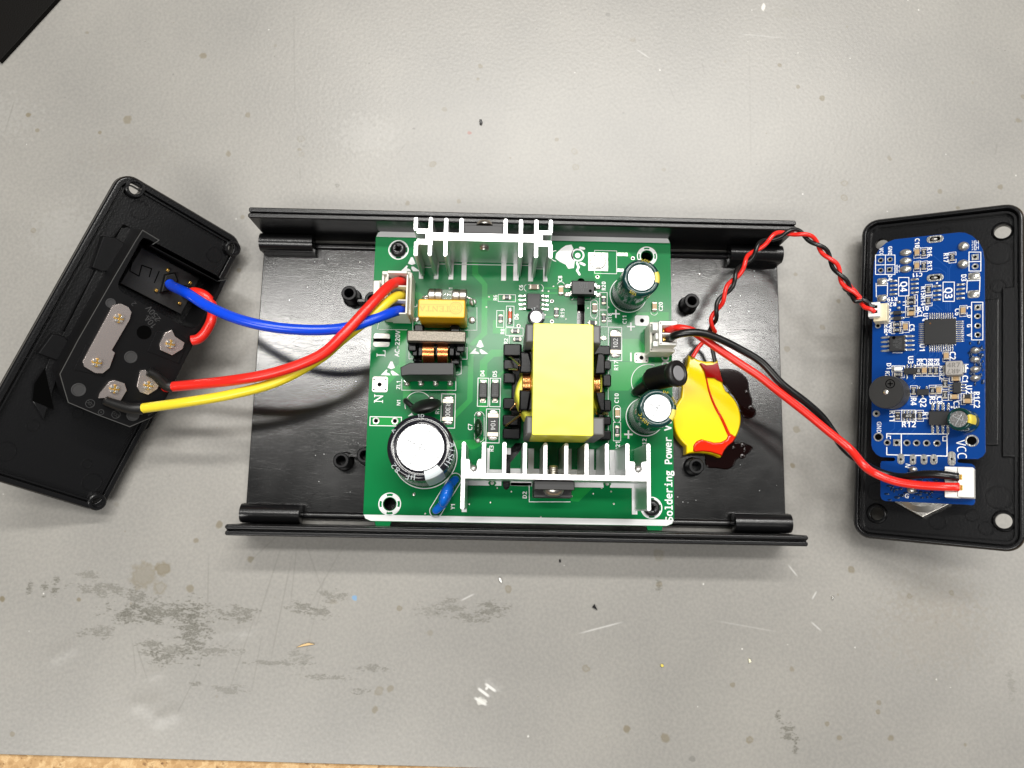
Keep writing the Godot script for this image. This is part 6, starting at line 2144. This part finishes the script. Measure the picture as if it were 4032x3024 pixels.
# ---------------------------------------------------------------- wrapped coin cell and spilled glue
func make_cell() -> void:
	fx = Transform3D.IDENTITY
	fr(2560, 1450, 0.44002)
	var h := 6.4
	var out := [322, 772, 370, 758, 440, 753, 520, 758, 590, 774, 636, 797, 655, 755]
	for k in 19:
		var a := deg_to_rad(lerpf(52.0, -56.0, k / 18.0))
		out.append(510.0 + 307.0 * cos(a)); out.append(455.0 + 306.0 * sin(a))
	out.append_array([655, 140, 640, 60, 624, -10, 605, -85, 560, -68, 500, -62, 430, -80, 342, -122, 338, -60, 318, 30, 285, 130])
	for k in 13:
		var a := deg_to_rad(lerpf(220.0, 128.0, k / 12.0))
		out.append(510.0 + 306.0 * cos(a)); out.append(455.0 + 306.0 * sin(a))
	var o := poly(out, h)
	var t := thing("coin_cell", "coin cell in yellow plastic wrap smeared with red glue beside the green board", "battery")
	var s := Shape.new()
	s.prism(Shape.inset(Shape.turned(o), 0.0), 2.7, h, 0.7)
	ob("wrap", s, M.cell_wrap, t)
	s = Shape.new()
	var g := poly([462, -45, 500, -25, 560, -30, 600, -50, 615, 0, 628, 60, 648, 120, 640, 128, 600, 110, 570, 90, 510, 88, 495, 95, 480, 30, 440, -40], h)
	s.prism(g, h - 0.3, h + 0.75, 0.45)
	ob("red_glue", s, M.deep_glue, t)
	s = Shape.new()
	var run := []
	for e in [[503, 88], [530, 210], [580, 340], [640, 450], [690, 560], [710, 600]]: run.append(p(e[0], e[1], h + 0.2))
	s.tube(smooth(run, 6), 0.24, 10, 0.5)
	ob("glue_run", s, M.red_glue, t)
	s = Shape.new()
	g = poly([385, 690, 410, 655, 455, 635, 510, 650, 570, 665, 630, 662, 680, 635, 700, 590, 730, 590, 755, 610, 770, 612, 740, 660, 690, 700, 660, 740, 640, 785, 600, 770, 540, 752, 470, 745, 400, 750, 383, 735], h)
	s.prism(g, h - 0.5, h + 0.7, 0.5)
	ob("red_glue", s, M.red_glue, t)
	for e in [["glossy dark red-brown glue spill on the case floor right of the coin cell", [600, 20, 660, 5, 720, 5, 790, 25, 850, 70, 880, 120, 888, 200, 915, 280, 920, 340, 950, 375, 945, 420, 900, 450, 850, 445, 820, 420, 780, 300, 690, 180, 640, 120]],
		["glossy dark red-brown glue spill on the case floor below the coin cell by a pillar", [500, 700, 640, 720, 720, 650, 760, 660, 840, 672, 915, 700, 905, 740, 840, 785, 775, 820, 750, 870, 690, 905, 600, 895, 520, 890, 495, 860, 490, 800]]]:
		s = Shape.new()
		var pl := poly(e[1], 2.7)
		var fine := PackedVector2Array()
		var n := pl.size()
		for i in n:
			for k in 4: fine.append(pl[i].cubic_interpolate(pl[(i + 1) % n], pl[(i + n - 1) % n], pl[(i + 2) % n], k / 4.0))
		s.prism(fine, 2.45, 3.0, 0.45)
		for i in 4:
			var at: Vector2 = pl[rng.randi() % n].lerp(q(720, 260 if e[1][1] < 100 else 780, 2.7), rng.randf_range(0.1, 0.5))
			s.blob(Vector3(at.x, 3.1, at.y), rng.randf_range(0.3, 1.1), rng.randf_range(0.15, 0.4), rng.randf_range(0.3, 0.9), 12, 4)
		tag(ob("glue_spill", s, M.dark_glue), e[0], "glue spill", "dark glue spills by the coin cell")

# ---------------------------------------------------------------- wires and plugs
func wire(called: String, label: String, m: Material, pts: Array, r: float, group := "", sleeves := []) -> void:
	fx = Transform3D.IDENTITY
	var sp := smooth(pts, 12)
	var s := Shape.new()
	s.tube(sp, r, 14)
	if sleeves.is_empty():
		tag(ob(called, s, m), label, "wire", group)
		return
	var t := thing(called, label, "wire", group)
	ob("insulation", s, m, t)
	for e in sleeves:
		s = Shape.new()
		s.tube(smooth(e[0], 8), e[1], 14, e[2])
		ob("sleeve", s, M.rubber, t)

func make_wires() -> void:
	var G := "thick wires between the mains inlet and the green board"
	fr(0, 0, 1.8228)
	fx = Transform3D.IDENTITY
	var pw := func(x: float, y: float, h: float) -> Vector3: return p(x, y, h)
	var red_a := [pw.call(869, 609, 19), pw.call(856, 610, 22.5), pw.call(836, 622, 26), pw.call(795, 665, 29), pw.call(740, 724, 31), pw.call(690, 768, 31), pw.call(600, 803, 30), pw.call(500, 822, 28)]
	var yel := [pw.call(868, 639, 19), pw.call(855, 641, 22.5), pw.call(835, 655, 25), pw.call(795, 690, 26.5), pw.call(740, 733, 27), pw.call(690, 775, 27.5), pw.call(600, 824, 27.5), pw.call(500, 852, 26.5), pw.call(400, 869, 25)]
	var blu := [pw.call(868, 671, 19), pw.call(856, 672, 22.5), pw.call(830, 681, 25.5), pw.call(760, 705, 29), pw.call(690, 713, 32), pw.call(600, 708, 34), pw.call(520, 691, 34), pw.call(450, 662, 32), pw.call(405, 634, 29)]
	fr(0, 660, 0.45208)
	red_a.append(pf(FL, 1500, 1908, 13.5)); red_a.append(pf(FL, 1455, 1905, 12.8))
	yel.append(pf(FL, 1225, 2098, 13.6)); yel.append(pf(FL, 1190, 2100, 13.2))
	blu.append(pf(FL, 1505, 1035, 7.0)); blu.append(pf(FL, 1480, 1012, 4.5))
	wire("mains_wire", "thick red wire crossing over the yellow one from mains inlet to three-way plug", M.red, red_a, 1.42, G, [[[pf(FL, 1510, 1912, 13.6), pf(FL, 1440, 1890, 12.9), pf(FL, 1370, 1820, 12.8), pf(FL, 1290, 1775, 12.6)], 1.65, 1.2]])
	wire("mains_wire", "thick yellow wire running below the red one to the three-way plug", M.yellow, yel, 1.36, G, [[[pf(FL, 1240, 2098, 13.7), pf(FL, 1130, 2095, 13.2), pf(FL, 1000, 2060, 12.9), pf(FL, 910, 2025, 12.7)], 1.7, 1.2]])
	wire("mains_wire", "thick blue wire arching from the rocker switch to the three-way plug", M.blue_wire, blu, 1.42, G)
	wire("jumper_wire", "short bent red wire looping from the switch to an inlet contact", M.red, [pf(FL, 1660, 1095, 4.5), pf(FL, 1700, 1085, 7.0), pf(FL, 1790, 1120, 9.5), pf(FL, 1850, 1210, 11.0), pf(FL, 1840, 1330, 13.5), pf(FL, 1790, 1430, 13.8), pf(FL, 1730, 1490, 13.6), pf(FL, 1670, 1505, 12.8)], 1.42)
	# output pair
	var r := []
	var b := []
	fr(2560, 850, 0.37975)
	for e in [[170, 1183, 18.5], [210, 1178, 21], [300, 1165, 24], [420, 1188, 24.5], [520, 1250, 24], [700, 1375, 24], [900, 1510, 24], [1120, 1655, 24.5]]: r.append(p(e[0], e[1], e[2]))
	for e in [[188, 1292, 18.5], [205, 1275, 22], [260, 1238, 26], [400, 1210, 27.5], [550, 1218, 27.5], [700, 1268, 27], [900, 1365, 26], [1150, 1515, 25.5]]: b.append(p(e[0], e[1], e[2]))
	fr(2560, 1450, 0.44002)
	for e in [[1120, 185, 24.5], [1400, 405, 24], [1600, 570, 24], [1780, 715, 24.5]]: r.append(p(e[0], e[1], e[2]))
	for e in [[1180, 140, 25], [1400, 310, 23], [1540, 440, 21], [1640, 580, 19.5], [1720, 700, 18.5], [1830, 800, 19]]: b.append(p(e[0], e[1], e[2]))
	fr(3332, 1660)
	for e in [[215, 540, 10.0], [350, 640, 7.5], [600, 740, 6.5], [900, 790, 6.0], [1200, 808, 5.8]]: r.append(pf(FB, e[0], e[1], e[2]))
	r.append(pf(FB, 1350, 812, 4.8)); r.append(pf(FB, 1405, 815, 4.6))
	for e in [[350, 600, 4.0], [560, 672, 3.6], [720, 690, 4.0], [900, 662, 5.5], [1100, 655, 6.0], [1250, 668, 5.6]]: b.append(pf(FB, e[0], e[1], e[2]))
	b.append(pf(FB, 1350, 684, 4.8)); b.append(pf(FB, 1400, 688, 4.6))
	wire("output_wire", "long red wire curving from the green board's output plug to the blue board", M.red, r, 1.1, "pair of output wires")
	wire("output_wire", "long black wire curving from the green board's output plug to the blue board", M.black_wire, b, 1.06, "pair of output wires")
	# thin twisted pair from the cell to the blue board
	fr(2560, 850, 0.37975)
	var mid := []
	for e in [[645, 1200, 13], [655, 1085, 16], [700, 950, 18], [760, 830, 19.5], [840, 710, 20.5], [940, 545, 21], [1040, 420, 21], [1150, 300, 21.5], [1290, 215, 22], [1440, 170, 22.5], [1570, 182, 23], [1700, 265, 23], [1810, 375, 23], [1910, 510, 23], [1990, 650, 23], [2075, 770, 23], [2160, 880, 23.5]]: mid.append(p(e[0], e[1], e[2]))
	fr(3332, 780)
	for e in [[0, 1090, 6.5], [90, 1190, 6.0], [190, 1275, 5.6], [260, 1340, 5.2]]: mid.append(pf(FB, e[0], e[1], e[2]))
	var path := smooth(mid, 12)
	var run := 0.0
	var ra := []
	var ba := []
	var up := Vector3.UP
	for i in path.size():
		if i > 0: run += path[i].distance_to(path[i - 1])
		var d := (path[mini(i + 1, path.size() - 1)] - path[maxi(i - 1, 0)]).normalized()
		var sd := d.cross(up).normalized()
		var nu := sd.cross(d).normalized()
		var a := run / 10.4 * TAU + 0.6
		var off := (sd * cos(a) + nu * sin(a)) * 0.72
		if i % 3 == 0:
			ra.append(path[i] + off); ba.append(path[i] - off)
	fr(2560, 850, 0.37975)
	for e in [[640, 1225, 11.0], [560, 1298, 8.0], [500, 1365, 7.5], [440, 1465, 7.4]]: ra.insert(0, p(e[0], e[1], e[2]))
	for e in [[632, 1255, 11.5], [640, 1350, 8.5], [655, 1430, 7.6], [672, 1510, 7.0]]: ba.insert(0, p(e[0], e[1], e[2]))
	fr(3332, 780)
	ra.append(pf(FB, 310, 1385, 5.2)); ra.append(pf(FB, 352, 1415, 4.6))
	ba.append(pf(FB, 300, 1345, 5.0)); ba.append(pf(FB, 350, 1352, 4.6))
	for e in [["thin red wire twisted with a black one from coin cell to small cream plug", M.red, ra], ["thin black wire twisted with a red one from coin cell to small cream plug", M.black_wire, ba]]:
		fx = Transform3D.IDENTITY
		var s := Shape.new()
		s.tube(smooth(e[2], 4), 0.62, 12)
		tag(ob("cell_wire", s, e[1]), e[0], "wire", "thin twisted pair of wires")
	# plugs: white three-way at the mains end
	fr(1400, 840)
	fx = Transform3D(Basis(Vector3.UP, -0.0171), Vector3(6.5, 10.0, -37.0))
	var t := thing("wire_plug", "white three-way plug at the green board's edge holding red, yellow and blue wires", "connector plug", "white plugs on the wires")
	var s := Shape.new()
	bar(s, 625, 760, 650, 1245, 2.0, 13.6, 0.2)
	bar(s, 360, 765, 640, 1190, 1.0, 6.5, 0.2)
	for e in [[712, 745], [893, 912], [1068, 1085], [1232, 1252]]: bar(s, 395, e[0], 640, e[1], 2.0, 13.4, 0.2)
	bar(s, 378, 745, 405, 1245, 2.0, 9.8, 0.2)
	ob("housing", s, M.nylon, t)
	for y in [820, 990, 1160]:
		s = Shape.new()
		bar(s, 560, y - 38, 612, y + 38, 6.0, 9.5, 0.2)
		ob("crimp", s, M.brass, t)
	# white two-way at the output
	fr(2000, 1250)
	t = thing("wire_plug", "white two-way plug at the green board's right edge holding red and black wires", "connector plug", "white plugs on the wires")
	s = Shape.new()
	bar(s, 1885, 42, 2110, 98, 2.5, 13.0, 0.25)
	bar(s, 1885, 190, 2110, 212, 2.5, 12.6, 0.2)
	bar(s, 1885, 305, 2110, 345, 2.5, 13.0, 0.25)
	bar(s, 1880, 45, 1922, 345, 2.5, 13.0, 0.25)
	bar(s, 1900, 95, 2105, 310, 2.0, 7.0, 0.2)
	bar(s, 1800, 70, 1880, 160, 2.5, 11.5, 0.25)
	bar(s, 1835, 190, 1880, 270, 2.5, 11.5, 0.25)
	bar(s, 1805, 290, 1880, 360, 2.5, 11.0, 0.25)
	ob("housing", s, M.white, t)
	for y in [148, 262]:
		s = Shape.new()
		bar(s, 1925, y - 32, 1975, y + 32, 6.5, 9.5, 0.2)
		ob("crimp", s, M.brass, t)
	# on the blue board
	fx = FB
	fr(3332, 1660)
	t = thing("wire_plug", "white two-way plug on the blue board's lower end holding red and black wires", "connector plug", "white plugs on the wires")
	s = Shape.new()
	var w0 := q(1205, 555, 4.6)
	var w1 := q(1420, 950, 4.6)
	var wc := (w0 + w1) * 0.5
	for k in [-1.0, 0.0, 1.0]: s.box(Vector3(wc.x + 0.1, 2.9, wc.y + k * (w1.y - w0.y) * 0.4), Vector3(w1.x - w0.x - 0.4, 2.9, (w1.y - w0.y) * (0.2 if k != 0.0 else 0.07)), 0.15)
	ob("housing", s, M.white, t)
	for e in [[1418, 690], [1424, 822]]:
		var c := p(e[0], e[1], 4.8)
		s = Shape.new()
		s.box(Vector3(c.x, 4.75, c.z), Vector3(0.9, 0.4, 1.3), 0.1)
		ob("crimp", s, M.brass, t)
	fr(3332, 780)
	t = thing("wire_plug", "small white plug at the blue board's left edge holding the twisted thin wires", "connector plug", "white plugs on the wires")
	var k0 := q(345, 1385, 4.6)
	s = Shape.new()
	s.box(Vector3(k0.x, 3.5, k0.y), Vector3(3.1, 2.4, 4.2), 0.2)
	ob("housing", s, M.white, t)
	for y in [1352, 1415]:
		s = Shape.new()
		var c := q(352, y, 4.7)
		s.box(Vector3(c.x, 4.72, c.y), Vector3(1.5, 0.12, 0.8), 0.03)
		ob("opening", s, M.hole, t)

# ---------------------------------------------------------------- scraps on the mat
func make_scraps() -> void:
	fr(0, 0, 1.0)
	fx = Transform3D.IDENTITY
	for e in [
		["plastic_scrap", "tiny white curled plastic scrap on the mat below the case", "scrap", [1963, 2273, 1972, 2276, 1977, 2290, 1974, 2296, 1966, 2286], 0.8, M.white],
		["black_chip", "small black triangular plastic chip on the mat below the case", "scrap", [2331, 2390, 2340, 2378, 2352, 2402], 0.7, M.black],
		["black_crumb", "tiny black oblong crumb in the shadow just below the case wall", "scrap", [2201, 2203, 2207, 2203, 2208, 2214, 2202, 2214], 0.6, M.black],
		["wood_splinter", "pale curved wood splinter on the mat left below the case", "splinter", [1168, 2548, 1190, 2537, 1215, 2530, 1240, 2536, 1216, 2540, 1192, 2544], 0.7, mat(0.6, 0.42, 0.2, 0.6)],
		["yellow_bead", "tiny round yellow bead of flux on the mat lower right", "scrap", [2600, 2615, 2606, 2613, 2612, 2617, 2612, 2624, 2605, 2626, 2600, 2622], 0.6, mat(0.6, 0.5, 0.1, 0.3)],
		["solder_flake", "shiny solder flake on the mat below the front panel", "scrap", [3272, 2348, 3280, 2346, 3284, 2358, 3276, 2362], 0.6, M.tin],
		["resin_flake", "pale resin flake on the mat below the case's right corner", "scrap", [2945, 2592, 2953, 2594, 2958, 2606, 2948, 2610], 0.5, mat(0.7, 0.66, 0.5, 0.4)],
		["black_bead", "tiny black bead on the mat above the far heatsink", "scrap", [1888, 474, 1896, 474, 1900, 484, 1896, 494, 1889, 488], 0.8, M.gloss_black],
	]:
		var s := Shape.new()
		s.prism(poly(e[3]), 0.02, e[4], 0.12)
		tag(ob(e[0], s, e[5]), e[1], e[2], "loose scraps on the mat")
